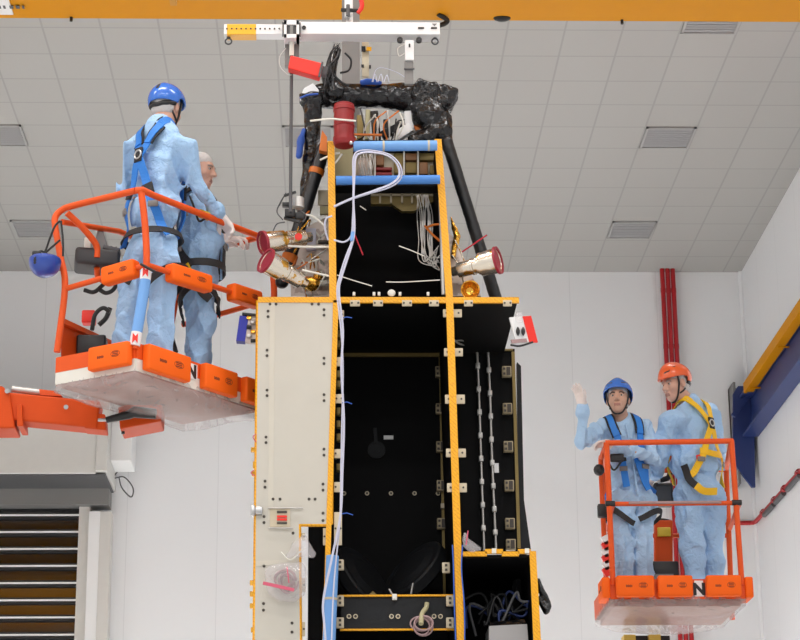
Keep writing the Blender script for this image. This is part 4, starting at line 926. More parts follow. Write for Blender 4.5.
# inner structure wall
bx0, bx1 = P(333, 360, YBK)[0]-.15, P(519, 360, YBK)[0]
bw = S('back_panel', MB().span((bx0, YBK, ZB), (P(444, 400, YBK)[0], YBK+.03, ZD)), 'mblack')
bw2 = S('back_panel', MB().span((P(447, 400, YBK)[0], YBK, P(480, 552, YBK)[2]), (P(516, 400, YBK)[0], YBK+.03, ZD)), 'mblack')
S('panel_edge', MB().bar(P(340, 355, YBK-.01), P(442, 355, YBK-.01), .02, .022).bar(P(440, 355, YBK-.012), P(444.5, 600, YBK-.012), .016, .02, (0, 1, 0)), 'olive', bw)
S('panel_edge', MB().bar(P(452, 350, YBK-.01), P(513, 350, YBK-.01), .02, .01).bar(P(513, 352, YBK-.01), P(519, 548, YBK-.01), .02, .02, (0, 1, 0)), 'olive', bw2)
S('closure', MB().prism([P(517, 362, YBK+.05), P(521, 366, YBK+.05), P(524, 500, YBK+.05), P(531, 550, YBK+.05), P(519, 550, YBK+.05)], (0, .06, 0)), 'mblack2', bw2)
for i, y in enumerate((372, 409, 447, 486, 524, 565)):
    for (x, par) in ((440+.012*(y-372), bw), (506.5+.022*(y-372), bw2)):
        if y == 565 and par is bw2: y2 = 545
        else: y2 = y
        c = P(x, y2, YBK-.03); m = MB().box(c, (.030, .02, .034), None, 0, .004).box(c+V(.01, -.02, 0), (.012, .006, .026), None, 1).box(c+V(-.016, -.021, .016), (.007, .004, .007), None, 1).box(c+V(-.016, -.021, -.016), (.007, .004, .007), None, 1)
        S('clip_bracket', m, ['brass', 'hole'], par)
for x in (344, 367, 391, 414.5, 438): S('insert', MB().lathe(P(x, 493.5, YBK-.002), (0, -1, 0), [(0, .0135), (.006, .0135), (.006, .007), (.002, .006), (.002, .0001)], 16, mats=[0, 0, 1, 1]), ['cream', 'hole'], bw)
S('ring_fitting', MB().lathe(P(376.5, 450, YBK-.002), (0, -1, 0), [(0, .055), (.008, .055), (.008, .044), (.003, .044), (.003, .02), (.008, .02), (.008, .0001)], 24).bar(P(375, 428, YBK-.01), P(376, 443, YBK-.01), .01, .022), 'mblack2', bw)
S('white_label', MB().box(P(388.5, 437.5, YBK-.005), (.03, .004, .012)), 'white', bw)
S('white_label', MB().box(P(496.5, 468, YBK-.005), (.014, .004, .03)), 'white', bw2)
S('white_label', MB().box(P(443, 506, YBK-.03), (.014, .01, .014)), 'cream', bw)
# heater harness lines
for (xs, off) in ((((477, 350), (479, 400), (481, 460), (484, 550)), 0), (((488, 350), (490, 400), (492, 460), (496, 550)), 6)):
    h = S('harness_line', MB().tube(crom([P(x, y, YBK-.02) for x, y in xs], 8), .008, 8), 'wire', bw2)
    for k in range(8):
        y = 366+off*.7+k*23.2; x = np.interp(y, [q[1] for q in xs], [q[0] for q in xs]); S('cable_clip', MB().box(P(x, y, YBK-.02), (.014, .016, .018), None, 0, .004), 'alu', h)
S('orange_wire', MB().tube(crom([P(452, 338, 12.2), P(460, 344, 12.4), P(475, 346, 12.6), P(489, 351, 12.7)], 6), .006, 6).tube(crom([P(452, 341, 12.2), P(465, 341, 12.4), P(478, 349, 12.69)], 6), .005, 6), 'wire')
# tabs joining the panels
def tab(x0, y0, x1, y1, Y=YS-.006, par=None, m='cream'):
    a, e = P(x0, y0, Y), P(x1, y1, Y); o = MB().span((a[0], Y, e[2]), (e[0], Y+.012, a[2]), 0, .003)
    for s_ in (.18, .82): o.lathe((a[0]+(e[0]-a[0])*s_, Y-.001, (a[2]+e[2])/2), (0, -1, 0), [(0, .006), (.003, .006), (.003, .0001)], 8, 1)
    return S('tab', o, [m, 'hole'], par)
for (x0, y0, x1, y1) in ((443, 309, 462, 317), (444, 348, 463, 356), (445, 394.5, 465, 403.5), (446, 448.5, 466, 457), (447, 483, 467, 492)): tab(x0, y0, x1, y1, YS+.014, wrb)
for (x0, y0, x1, y1) in ((350, 300, 360, 306), (373, 300, 383, 306), (402, 300, 412, 306), (429, 300, 439, 306), (464, 300, 473, 306), (503, 300, 512, 306)): tab(x0, y0, x1, y1, YS-.004, dk)
for (x, y) in ((354, 294), (374, 294), (379, 294), (428, 294), (400, 294)): S('lug', MB().box(P(x, y, YS+.01), (.008, .008, .011), None, 0, .003), 'tapewhite', dk)
S('lug', MB().ball(P(391.5, 293, YS+.01), (.024, .012, .022)), 'tapewhite', dk)
for (x0, y0, x1, y1) in ((335, 310, 344, 319), (335, 357, 343, 366), (335, 394, 343, 403), (334, 449, 343, 458), (334, 482, 343, 492), (334, 512, 342, 545)): tab(x0, y0, x1, y1, YS+.02, wlb)
for (x0, y0, x1, y1) in ((323, 528, 331, 545), (299, 578, 305, 592), (299, 622, 305, 636), (300, 533, 305, 540)): tab(x0, y0, x1, y1, YS+.02, pn)
b = MB()
for y in (335, 345, 375, 385, 412, 425, 438, 468): b.box(P(338.5, y, YS+.3), (.012, .03, .02), None, 0, .003)
S('wall_fitting', b, 'olive', wlb)
# lower cross beam with inserts
lb = S('cross_beam', MB().prism([P(341, 597, 11.75), P(452, 597, 11.75), P(453, 629, 11.75), P(341, 629, 11.75)], (0, .05, 0)), 'mblack2')
S('edge_tape', MB().bar(P(339, 596, 11.745), P(453, 595.5, 11.745), .02, .010).bar(P(340, 630, 11.745), P(454, 629.5, 11.745), .02, .010), 'tape', lb)
for x in (349, 355.5, 391.5, 398, 434, 440.5): S('insert', MB().lathe(P(x, 616.5, 11.748), (0, -1, 0), [(0, .0135), (.006, .0135), (.006, .008), (.002, .006), (.002, .0001)], 16, mats=[0, 0, 1, 1]), ['cream', 'hole'], lb)
for (x, y) in ((340, 601), (340, 623), (450, 601), (450, 623), (340, 565), (446, 568)):
    c = P(x, y, 11.73); S('clip_bracket', MB().box(c, (.022, .014, .030), None, 0, .004).box(c+V(0, -.013, .013), (.007, .004, .007), None, 1).box(c+V(0, -.013, -.013), (.007, .004, .007), None, 1), ['cream', 'hole'], lb)
S('white_label', MB().box(P(394.5, 597, 11.73), (.014, .01, .017), None, 0, .003), 'tapewhite', lb)
# reaction wheels lying behind the beam
for (x, y, ax_) in ((415, 572, V(-.68, -.45, .62)), (362, 580, V(.72, -.45, .50))):
    c = P(x, y, 12.25); ax_ = unit(ax_)
    S('reaction_wheel', MB().lathe(c-ax_*.05, ax_, [(0, .001), (0, .20), (.02, .222), (.075, .222), (.085, .212), (.082, .17), (.10, .12), (.104, .001)], 40), 'mblack2')
    S('wheel_mount', MB().box(P(x+(-8 if x > 400 else 9), y+18, 12.15), (.035, .03, .02), (unit(V(.7, 0, .7)), V(0, 1, 0), unit(V(-.7, 0, .7))), 0, .004), 'olive')
S('strut', MB().tube([P(411, 594, 12), P(413, 583, 12)], .006, 8), 'wire', lb); S('strut', MB().tube([P(392, 594, 11.8), P(389, 589, 11.8)], .006, 8), 'wire', lb)
# lower right compartment
za = P(500, 552)[2]; xq0, xq1 = eR[0]-.0, P(535, 560)[0]
cp = S('compartment', MB().span((xq0, YS+.02, za-.03), (xq1, YBK, za-.012)).span((xq1-.02, YS+.015, ZB), (xq1, YBK, za-.012)).span((xq0, YBK, ZB), (xq1, YBK+.03, za)), 'mblack')
b = MB()
for (x0, y0, x1, y1) in ((463, 551.5, 487, 556), (485, 549, 503, 553.5), (502, 551.5, 519, 556), (518, 549, 531, 553.5)): b.span(P(x0, y0, YS), P(x1, y1, YS)+V(0, .02, 0))
b.prism([P(529.5, 551, YS-.002), P(536, 551, YS-.002), P(541, 640, YS-.002)-V(0, 0, .0), P(533.5, 640, YS-.002)], (0, .018, 0)); b.span(P(533.5, 640, YS-.002)-V(0, 0, .9), P(541, 640, YS-.002)+V(0, .018, 0))
S('edge_tape', b, 'tape', cp)
for (x, y) in ((494, 551), (527, 551)): S('white_tab', MB().box(P(x, y, YS-.005), (.012, .008, .014)), 'tapewhite', cp)
ub = S('equipment_box', MB().prism([P(489, 626, YS+.12), P(527, 624, YS+.12), P(529, 650, YS+.12), P(489, 650, YS+.12)], (0, .3, 0)), 'boxgrey', cp)
S('box_film', MB().prism([P(490, 622, YS+.14), P(524, 619, YS+.14), P(527, 624, YS+.12), P(490, 626, YS+.12)], (0, .3, 0)), 'mli', ub)
rr = np.random.default_rng(4)
for i in range(16):
    x0 = rr.uniform(463, 505); pts = [(x0, rr.uniform(598, 645)), (x0+rr.uniform(-8, 14), rr.uniform(590, 625)), (x0+rr.uniform(5, 26), rr.uniform(590, 618)), (x0+rr.uniform(10, 34), rr.uniform(596, 630))]
    S('cable', MB().tube(crom([P(min(x, 528), y, YS+.18+.02*i) for x, y in pts], 6), .008, 6), ['black', 'mblack2', 'beamblue', 'black'][i % 4] if i % 8 else 'dgrey', cp)
S('cable_chain', MB().bar(P(525, 555, 12.3), P(512, 612, 12.3), .06, .05, (0, 1, 0)).bar(P(520, 560, 12.25), P(517, 600, 12.25), .02, .02, (0, 1, 0)), 'mblack2', cp)
for x in (455.5, 463.5):
    S('blue_cable', MB().tube(crom([P(x-3+2*(x > 460), 545, YS-.02+.0), P(x-2, 570, YS-.03), P(x-1 if x < 460 else x+1, 610, YS-.025), P(x+1, 660, YS-.02)], 6), .004, 6), 'cableblue' if x != 459.5 else 'wire', wrb)
b = field_obj('wrapped_bundle', [cap(P(540, 590, YS+.1), P(550, 606, YS+.1), .022, .014, .02), cap(P(539, 600, YS+.1), P(546, 610, YS+.1), .022, .026, .02), cap(P(538, 580, YS+.1), P(548, 602, YS+.1), .02, .012, .02)], .008, 'mli', sc, warp=crumple(3, .015, 30))
# bay above the deck
ub_ = S('upper_back_panel', MB().span((xa, YS+.74, ZD), (xb, YS+.77, P(390, 176, YS+.74)[2])), 'mblack')
sh = S('shelf', MB().prism([P(335, 181, YS+.02), P(441, 181, YS+.02), P(441, 186, YS+.02), P(335, 186, YS+.02)], (0, .12, 0)), 'mblack')
gp = S('gold_tray', MB().prism([P(371, 186, 12.2), P(436, 186, 12.2), P(436, 200, 12.2), P(414, 211, 12.2), P(402, 211, 12.2), P(392, 204, 12.2), P(371, 204, 12.2)], (0, .04, 0)), 'olive')
b = MB()
for x in (380, 391, 402, 412, 422): b.bar(P(x, 187, 12.19), P(x, 203, 12.19), .012, .012, (0, 1, 0))
b.bar(P(371, 195, 12.19), P(436, 195, 12.19), .012, .012); S('tray_rib', b, 'cream', gp)
av = S('avionics_tray', MB().prism([P(354, 150, 12.0), P(437, 150, 12.0), P(438, 177, 12.0), P(354, 177, 12.0)], (0, .04, 0)), 'cream')
b = MB()
for (x0, y0, x1, y1, mm) in ((376, 155, 384, 165, 1), (374, 167, 392, 170, 2), (374, 172, 392, 175, 2), (394, 153, 404, 173, 0), (405, 153, 417, 160, 1), (405, 162, 417, 173, 0), (419, 153, 436, 160, 0), (419, 162, 428, 174, 1), (358, 158, 372, 175, 3), (430, 165, 436, 174, 0)):
    b.span(P(x0, y0, 11.96), P(x1, y1, 11.96)+V(0, .05, 0), mm, .004)
S('electronics_box', b, ['olive', 'brownbox', 'redcan', 'pinkfoil'], av)
for x in (375, 404, 418): S('tray_post', MB().bar(P(x, 151, 11.95), P(x, 177, 11.95), .01, .01, (0, 1, 0)), 'tapewhite', av)
S('bracket_plate', MB().prism([P(335, 146, 11.8), P(353, 146, 11.8), P(353, 177, 11.8), P(335, 177, 11.8)], (0, .03, 0)), 'khaki')
for k in range(14):
    x0 = rr.uniform(360, 372); S('pin_wire', MB().tube([P(x0, 152+rr.uniform(0, 6), 11.92), P(x0+rr.uniform(-3, 3), 163, 11.9), P(x0+rr.uniform(-2, 2), 176, 11.92)], .0035, 5), 'wire', av)
# silver harness in the upper bay
for k in range(18):
    x0 = rr.uniform(415, 428); x1 = x0+rr.uniform(-3, 5); S('harness_wire', MB().tube(crom([P(x0, 195, 11.8), P(x1+rr.uniform(-1, 2), 215, 11.78), P(x1+rr.uniform(-1, 3), 240, 11.76), P(x1+rr.uniform(0, 9), 258+rr.uniform(-6, 6), 11.74), P(437+rr.uniform(-2, 3), 262+rr.uniform(-20, 10), 11.72)], 6), .003, 5), 'wire', wr)
S('white_rod', MB().tube([P(441, 200, 11.66), P(444, 295, 11.66)], .016, 10), 'alu', wr)
S('orange_wire', MB().tube(crom([P(426, 228, 11.75), P(433, 225, 11.7), P(441, 224, 11.66)], 4), .007, 6).tube(crom([P(425, 226, 11.75), P(432, 234, 11.7), P(440, 241, 11.66)], 4), .007, 6), 'copper', wr)
for pts in ([(399, 246), (410, 250), (424, 256)], [(386, 282), (405, 282), (440, 280)], [(337, 275), (352, 280), (372, 286)], [(360, 206), (366, 210)]):
    S('loose_wire', MB().tube(crom([P(x, y, 11.57) for x, y in pts], 5), .0032, 6), 'tapewhite', wr)
S('red_stick', MB().tube([P(354, 233, 11.5), P(363, 255, 11.5)], .0038, 6), 'redrod', wl)
# side pods outside the upper bay
lp = S('side_pod', MB().prism([P(289, 237, 11.95), P(304, 228, 11.95), P(329, 216, 11.95), P(331, 295, 11.95), P(291, 296, 11.95)], (0, .12, 0)), 'pinkfoil')
rp = S('side_pod', MB().prism([P(448, 232, 11.85), P(456, 240, 11.85), P(481, 296, 11.85), P(450, 296, 11.85)], (0, .12, 0)), 'pinkfoil')
S('pod_frame', MB().bar(P(314, 230, 11.9), P(327, 246, 11.9), .01, .01).bar(P(327, 230, 11.9), P(314, 246, 11.9), .01, .01).bar(P(295, 246, 11.85), P(330, 246, 11.85), .012, .01).bar(P(316, 255, 11.9), P(316, 285, 11.9), .014, .012), 'tapewhite', lp)
for (x0, y0, x1, y1, m) in ((306, 228, 316, 250, 'cable'), (318, 262, 330, 277, 'pinkfoil'), (316, 280, 330, 284, 'tapewhite'), (318, 240, 329, 243, 'hole'), (318, 190, 329, 205, 'cream'), (320, 206, 329, 214, 'khaki')):
    S('equipment_plate', MB().span(P(x0, y0, 11.88), P(x1, y1, 11.88)+V(0, .03, 0), 0, .004), m, lp)
def thruster(p0, p1, rm, r0, par, cap_in=True):
    p0, p1 = np.array(p0), np.array(p1); ax_ = unit(p1-p0); L = np.linalg.norm(p1-p0)
    t = S('thruster', MB().lathe(p0, ax_, [(0, .001), (0, r0*.6), (L*.12, r0*.65), (L*.14, r0), (L*.42, r0), (L*.43, r0*1.12), (L*.47, r0*1.12), (L*.48, r0*1.02), (L*.55, r0*1.05), (L*.56, r0*1.25), (L*.60, r0*1.25), (L*.61, rm*.93), (L*.97, rm), (L*.97, rm*.9), (L*.7, rm*.6)], 28), 'silver', par)
    S('red_cap', MB().lathe(p0, ax_, [(L*.95, rm), (L*.95, rm*1.10), (L*1.0, rm*1.10), (L*1.0, rm*.94), (L*.955, rm*.9), (L*.955, .001)], 28), 'redcap', t); return t
thruster(P(311, 237, 11.75), P(262, 243, 11.62), .066, .048, lp); thruster(P(306, 284, 11.68), P(265, 260, 11.52), .072, .048, lp)
S('gold_nozzle', MB().ball(P(311, 284, 11.75), (.06, .05, .045)).ball(P(296, 277, 11.72), (.025, .03, .025)).ball(P(318, 276, 11.75), (.03, .03, .03)), 'gold', lp)
S('red_dot', MB().lathe(P(298.5, 237, 11.62), (0, -1, .0), [(0, .022), (.01, .022), (.01, .001)], 16), 'redbox', lp)
thruster(P(452, 272, 11.74), P(499, 260, 11.62), .076, .046, rp)
nz = S('facing_nozzle', MB().lathe(P(469.5, 292, 11.75), unit(V(0, -1, -.15)), [(0, .02), (.03, .03), (.07, .055), (.08, .057), (.075, .05), (.03, .022), (.03, .001)], 24), 'gold', rp)
field_obj('gold_foil_patch', [cap(P(451, 218, 11.8), P(457, 236, 11.8), .012, .022, .02), cap(P(457, 236, 11.8), P(453, 256, 11.8), .022, .02, .02)], .008, 'gold', rp, warp=crumple(7, .012, 60))
S('red_stick', MB().tube([P(462, 252, 11.7), P(487, 235, 11.62)], .0045, 8), 'redrod', rp)
for pts in ([(455, 240), (462, 255), (466, 268)], [(452, 255), (460, 268), (464, 285)]): S('pod_wire', MB().tube(crom([P(x, y, 11.78) for x, y in pts], 5), .005, 6), 'silver', rp)
for k in range(16):
    x0, y0 = rr.uniform(292, 326), rr.uniform(222, 292); S('pod_wire', MB().tube(crom([P(x0, y0, 11.8), P(x0+rr.uniform(-10, 10), y0+rr.uniform(-8, 8), 11.72), P(x0+rr.uniform(-16, 12), y0+rr.uniform(-14, 14), 11.76), P(x0+rr.uniform(-8, 8), y0+rr.uniform(-12, 12), 11.82)], 6), .0045, 5), ['wire', 'tapewhite', 'copper', 'gold'][k % 4], lp)
for pts in ([(302, 270), (320, 274), (333, 277)], [(288, 246), (310, 247), (331, 247)], [(320, 160), (334, 154), (340, 153)], [(326, 168), (335, 163), (342, 154)], [(300, 215), (312, 216), (325, 226)]): S('pod_wire', MB().tube(crom([P(x, y, 11.62) for x, y in pts], 5), .0065, 6), 'tapewhite', lp)
# struts
def strut(p0, p1, r_, bands=()):
    o = field_obj('wrapped_strut', [cap(p0, p1, r_, r_, 0)], .009, 'strut', sc, warp=crumple(int(p0[0]*100) % 9, .003, 40)); d = p1-p0
    for f0, f1 in bands: S('orange_band', MB().tube([p0+d*f0, p0+d*f1], r_*1.14, 14), 'copper', o)
    return o
strut(P(324, 148, 11.8), P(282, 282, 11.85), .042, ((.16, .20), (.80, .86))); S('orange_foil', MB().prism([P(322, 130, 11.7), P(327, 137, 11.7), P(327, 152, 11.7), P(319, 150, 11.7)], (0, .05, 0)), 'copper')
strut(P(447, 142, 11.85), P(498, 305, 11.95), .038)
# wrapped antenna arm on top
arm = field_obj('wrapped_arm', [cap(P(322, 96, 11.95), P(408, 97, 11.95), .082, .078, .02), cap(P(400, 98, 11.95), P(425, 103, 11.93), .085, .10, .05)], .013, 'mli', sc, warp=crumple(5, .012, 34))
field_obj('wrapped_joint', [rbox(P(424, 95, 11.9), V(.075, .08, .075), np.array([unit(V(1, 0, -.5)), V(0, 1, 0), unit(V(.5, 0, 1))]), .02, .02), rbox(P(443, 98, 11.92), V(.085, .08, .065), np.array([unit(V(1, 0, -.35)), V(0, 1, 0), unit(V(.35, 0, 1))]), .015, .02), ell(P(430, 117, 11.9), V(.12, .09, .09), None, .05), cap(P(418, 105, 11.9), P(446, 122, 11.9), .06, .05, .05), cap(P(414, 140, 11.85), P(442, 130, 11.88), .05, .06, .04), cap(P(442, 128, 11.88), P(447, 146, 11.88), .05, .05, .03)], .013, 'mli', arm, warp=crumple(8, .022, 36))
field_obj('wrapped_column', [cap(P(313, 100, 11.9), P(312, 135, 11.9), .066, .05, .03), cap(P(312, 135, 11.9), P(306, 205, 11.88), .045, .05, .03), rbox(P(311, 100, 11.9), V(.07, .06, .03), None, .01, .03)], .012, 'mli', arm, warp=crumple(2, .018, 40))
field_obj('wrapped_head', [cap(P(339, 50, 11.85), P(329, 78, 11.88), .018, .03, .03), cap(P(329, 78, 11.88), P(334, 92, 11.9), .04, .07, .05)], .008, 'mli', arm, warp=crumple(9, .010, 34))
rw_ = np.random.default_rng(12)
for k in range(15):
    g_ = lambda a: rw_.uniform(-a, a)
    S('black_wire', MB().tube(crom([P(337+g_(3), 46+g_(3), 11.84+g_(.03)), P(334+g_(5), 58+g_(3), 11.82+g_(.04)), P(329+g_(5), 74+g_(3), 11.82+g_(.03)), P(328+g_(8), 90, 11.84+g_(.03))], 6), .0036, 5), 'black' if k % 3 else 'dgrey', arm)
MB().prism([P(330, 52, 11.86), P(335, 44.5, 11.86), P(339, 43, 11.86), P(334, 54, 11.86)], (0, .05, 0)).build('white_cap', 'tapewhite', arm, bevel=.008)
S('black_wire', MB().tube(crom([P(345, 53, 11.85), P(351, 60, 11.85), P(349, 70, 11.85), P(340, 73, 11.85)], 6), .007, 6).tube(crom([P(333, 74, 11.82), P(341, 82, 11.82), P(349, 86, 11.84)], 6), .008, 6), 'black', arm)
S('white_block', MB().prism([P(300, 97, 11.85), P(304, 88, 11.85), P(313, 83, 11.85), P(319, 90, 11.85), P(319, 99, 11.85), P(300, 100, 11.85)], (0, .1, 0)), 'white', arm, .004)
S('teal_wire', MB().tube(crom([P(300, 98, 11.82), P(308, 95, 11.8), P(318, 94, 11.82)], 5), .006, 6), 'cableblue', arm)
field_obj('blue_cloth', [cap(P(301, 140, 11.85), P(299, 156, 11.85), .022, .022, .02), cap(P(304, 130, 11.87), P(300, 142, 11.85), .015, .022, .02)], .008, 'cableblue', arm, warp=crumple(4, .008, 30))
field_obj('blue_cloth', [cap(P(362, 82.5, 11.88), P(380, 83, 11.88), .018, .016, .02), cap(P(366, 80, 11.86), P(374, 80, 11.86), .012, .012, .02)], .008, 'cableblue', arm, warp=crumple(6, .006, 40))
for pts in ([(372, 82), (376, 70), (384, 68), (400, 74), (412, 84)], [(378, 82), (381, 74), (383, 82)], [(373, 82), (375, 74), (377, 82)], [(384, 82), (387, 75), (389, 82)]): S('thin_wire', MB().tube(crom([P(x, y, 11.85) for x, y in pts], 6), .0025, 5), 'cable', arm)
# fittings between the arm and the upper tubes
top = S('top_frame', MB().prism([P(353, 140, 11.9), P(437, 140, 11.9), P(437, 147, 11.9), P(353, 147, 11.9)], (0, .3, 0)), 'mblack2')
S('orange_bar', MB().bar(P(354, 134.5, 11.8), P(382, 135, 11.8), .012, .012), 'copper', top)
for (x0, y0, x1, y1, m, w) in ((374, 112, 377, 140, 'mli', .05), (386, 120, 386, 138, 'mli', .035), (360, 116, 360, 140, 'olive', .04), (368, 110, 367, 140, 'khaki', .03), (382, 136, 402, 126, 'mblack2', .05), (395, 138, 411, 128, 'white', .06), (408, 112, 410, 130, 'white', .05), (414, 121, 419, 133, 'copper', .03), (412, 140, 438, 136, 'mli', .09)):
    S('fitting', MB().bar(P(x0, y0, 11.92), P(x1, y1, 11.92), w, w, (0, 1, 0), 0, .006), m, top)
for k in range(12):
    x0 = rr.uniform(354, 400); S('fitting_wire', MB().tube(crom([P(x0, 140, 11.85), P(x0+rr.uniform(-6, 8), rr.uniform(120, 134), 11.82), P(x0+rr.uniform(-4, 12), rr.uniform(108, 128), 11.86)], 5), .005, 6), ['black', 'wire', 'tapewhite', 'copper'][k % 4], top)
rc = S('red_canister', MB().lathe(P(344, 146, 11.52), (0, 0, 1), [(0, .001), (0, .055), (.012, .062), (.03, .066), (.05, .066), (.052, .060), (.12, .060), (.122, .064), (.128, .064), (.13, .060), (.22, .060), (.222, .065), (.245, .065), (.25, .06), (.262, .06), (.265, .055), (.265, .001)], 32), 'redcan')
S('canister_clip', MB().tube(crom([P(310, 121, 11.44), P(330, 119, 11.44), P(344, 120, 11.445), P(356, 121, 11.45)], 6), .006, 6), 'tapewhite', rc)
S('bolt', MB().ball(P(351, 143, 11.47), .012), 'steel', rc)
# support stand under the spacecraft
mx = (xa+xb)/2
S('support_stand', MB().lathe((mx, 12.15, 0), (0, 0, 1), [(0, .001), (0, .75), (.12, .75), (.14, .6), (2.35, .5), (2.4, .56), (2.55, .56), (2.55, .001)], 40), 'grey')
S('bottom_deck', MB().span((xl, YS+.02, ZB-.02), (xq1, YBK, ZB+.02)), 'mblack')

# ---- protective foam on the spacecraft, cables, bags
def foam(p0, p1, r_, m, label, bands=()):
    t = empty('foam_tube', p0); tag(t, label, 'foam tube'); d = np.array(p1)-p0
    MB().tube([p0, p1], r_, 18).build('tube', m, t)
    for f in bands: MB().tube([p0+d*(f-.012), p0+d*(f+.012)], r_*1.05, 18).build('tape_band', 'cream', t)
foam(P(353.5, 146.5, 11.52), P(437, 145.5, 11.52), .031, 'foamsky', 'light blue foam tube nearest the red canister, on the spacecraft top edge', (.36, .90))
foam(P(336, 180.5, 11.54), P(440, 179.5, 11.54), .027, 'foamblue', 'darker blue foam tube across the shelf edge below the other')
foam(P(332.5, 556, 11.53), P(328.5, 655, 11.53), .036, 'foamsky', 'upright blue foam tube on the lower left edge of the spacecraft', (.44,))
cb = empty('cable_loop', P(353, 200, 11.46)); tag(cb, 'white cables looped in front of the spacecraft and hanging down its left bay', 'cable')
loop = [(334, 207), (350, 200), (368, 194), (388, 188), (399, 181), (402, 172), (398, 162), (388, 154), (372, 150.5), (359, 151), (353.5, 157), (353, 175), (353.5, 198), (352.5, 222), (352, 240), (346, 256), (340, 275), (337, 292), (341, 330), (343, 370), (342, 420), (341, 470), (340, 520), (336, 560), (333, 600), (331, 660)]
loop2 = [(334, 206), (352, 198), (372, 191), (392, 183), (399, 174), (396, 163), (386, 155), (371, 152), (360, 153), (355, 158), (354, 176), (353, 200), (354, 222), (353, 238), (347, 258), (341, 277), (338.5, 292), (342.5, 330), (341, 370), (343.5, 420), (342, 470), (340, 515), (331, 560), (323, 600), (324, 625), (327, 660)]
for lp_, oy, rr_ in ((loop, 0, .0046), (loop2, -.012, .0042), ([(x+.9, y+.6) for x, y in loop2], -.02, .0034)): MB().tube(crom([P(x, y, 11.475+oy) for x, y in lp_], 7), rr_, 8).build('cable', 'cable', cb)
MB().tube(crom([P(334, 240, 11.5), P(344, 242, 11.49), P(351, 236, 11.48), P(353, 222, 11.47)], 6), .0055, 8).build('cable', 'cable', cb)
MB().tube(crom([P(332, 216, 11.5), P(326, 219, 11.5), P(325, 228, 11.52), P(328, 240, 11.56)], 6), .0055, 8).build('cable', 'cable', cb)
for pts in ([(342, 318), (347, 317), (352, 318)], [(342, 403), (347, 402), (352, 404)], [(341, 514), (347, 513), (353, 515)]): MB().tube([P(x, y, 11.46) for x, y in pts], .003, 5).build('cable_tie', 'cableblue', cb)
MB().tube([P(353, 232, 11.46), P(352, 241, 11.46)], .012, 8).build('cable_sleeve', 'foamsky', cb)
def bag(label, prims, seed, extra):
    o = field_obj('plastic_bag', prims, .008, 'bag', loc=prims[0].lo, warp=crumple(seed, .012, 34)); tag(o, label, 'plastic bag'); extra(o)
def ex1(o):
    MB().tube(crom([P(281, 552, 11.545), P(290, 560, 11.54), P(300, 552, 11.54), P(306, 548, 11.54)], 5), .004, 5).build('crease', 'tapewhite', o)
bag('small clear plastic bag taped to the cream panel step', [cap(P(304, 537, 11.56), P(303, 545, 11.56), .018, .04, .03), cap(P(302, 548, 11.555), P(312, 554, 11.555), .05, .026, .04), cap(P(298, 550, 11.555), P(288, 556, 11.56), .04, .022, .04)], 12, ex1)
def ex2(o):
    b = MB(); r_ = np.random.default_rng(3); c0 = P(286, 581, 11.56)
    for k in range(5):
        b.tube(crom([c0+V(.06*math.cos(a)*(1-.1*k)+r_.uniform(-.012, .012), r_.uniform(-.02, .02), .058*math.sin(a)*(1-.1*k)+r_.uniform(-.012, .012)) for a in np.linspace(0, 6.28, 9)], 4), .006, 6)
    b.build('coiled_cable', 'coil', o)
    MB().bar(P(263, 583, 11.47), P(294, 590, 11.47), .006, .018, (0, 0, 1)).build('pink_ribbon', 'pink', o); MB().bar(P(287, 567, 11.48), P(289, 583, 11.47), .006, .014, (0, 1, 0)).build('pink_ribbon', 'pink', o)
bag('clear plastic bag of coiled cable with a pink ribbon on the cream strip', [ell(P(286, 582, 11.56), V(.115, .05, .115), None, .03), cap(P(270, 572, 11.57), P(284, 578, 11.56), .03, .06, .04), cap(P(300, 568, 11.57), P(290, 580, 11.56), .03, .06, .04), cap(P(292, 596, 11.57), P(300, 592, 11.57), .03, .03, .03)], 15, ex2)
cl = empty('cable_coil', P(422, 626, 11.68)); tag(cl, 'pinkish coil of cable hanging by a khaki strap on the black cross beam', 'cable')
b = MB()
for k in range(5): b.tube([P(422, 626, 11.69)+V((.044+.008*(k % 3))*math.cos(a)+.008*math.sin(k*2.), -.012*k, (.040+.006*(k % 2))*math.sin(a)+.010*math.cos(k*3.)) for a in np.linspace(0, 6.283, 20)[:-1]], .0055, 6, closed=True)
b.build('coil', 'coil', cl); MB().tube(crom([P(421, 624, 11.62), P(422, 614, 11.66), P(426, 608, 11.70), P(427, 603, 11.71)], 5), .014, 8).build('strap', 'khaki', cl)
pb = field_obj('plastic_bag', [cap(P(466, 540, 11.56), P(472, 547, 11.56), .018, .03, .02), cap(P(472, 547, 11.56), P(480, 549, 11.56), .02, .012, .02), cap(P(466, 545, 11.56), P(465, 534, 11.56), .02, .012, .02)], .007, 'bag', loc=P(468, 550, 11.56), warp=crumple(18, .008, 40))
tag(pb, 'small clear bag with a pink tag at the foot of the right bay', 'plastic bag'); MB().bar(P(468, 531, 11.54), P(466, 545, 11.54), .006, .02, (0, 1, 0)).build('pink_tag', 'pink', pb)
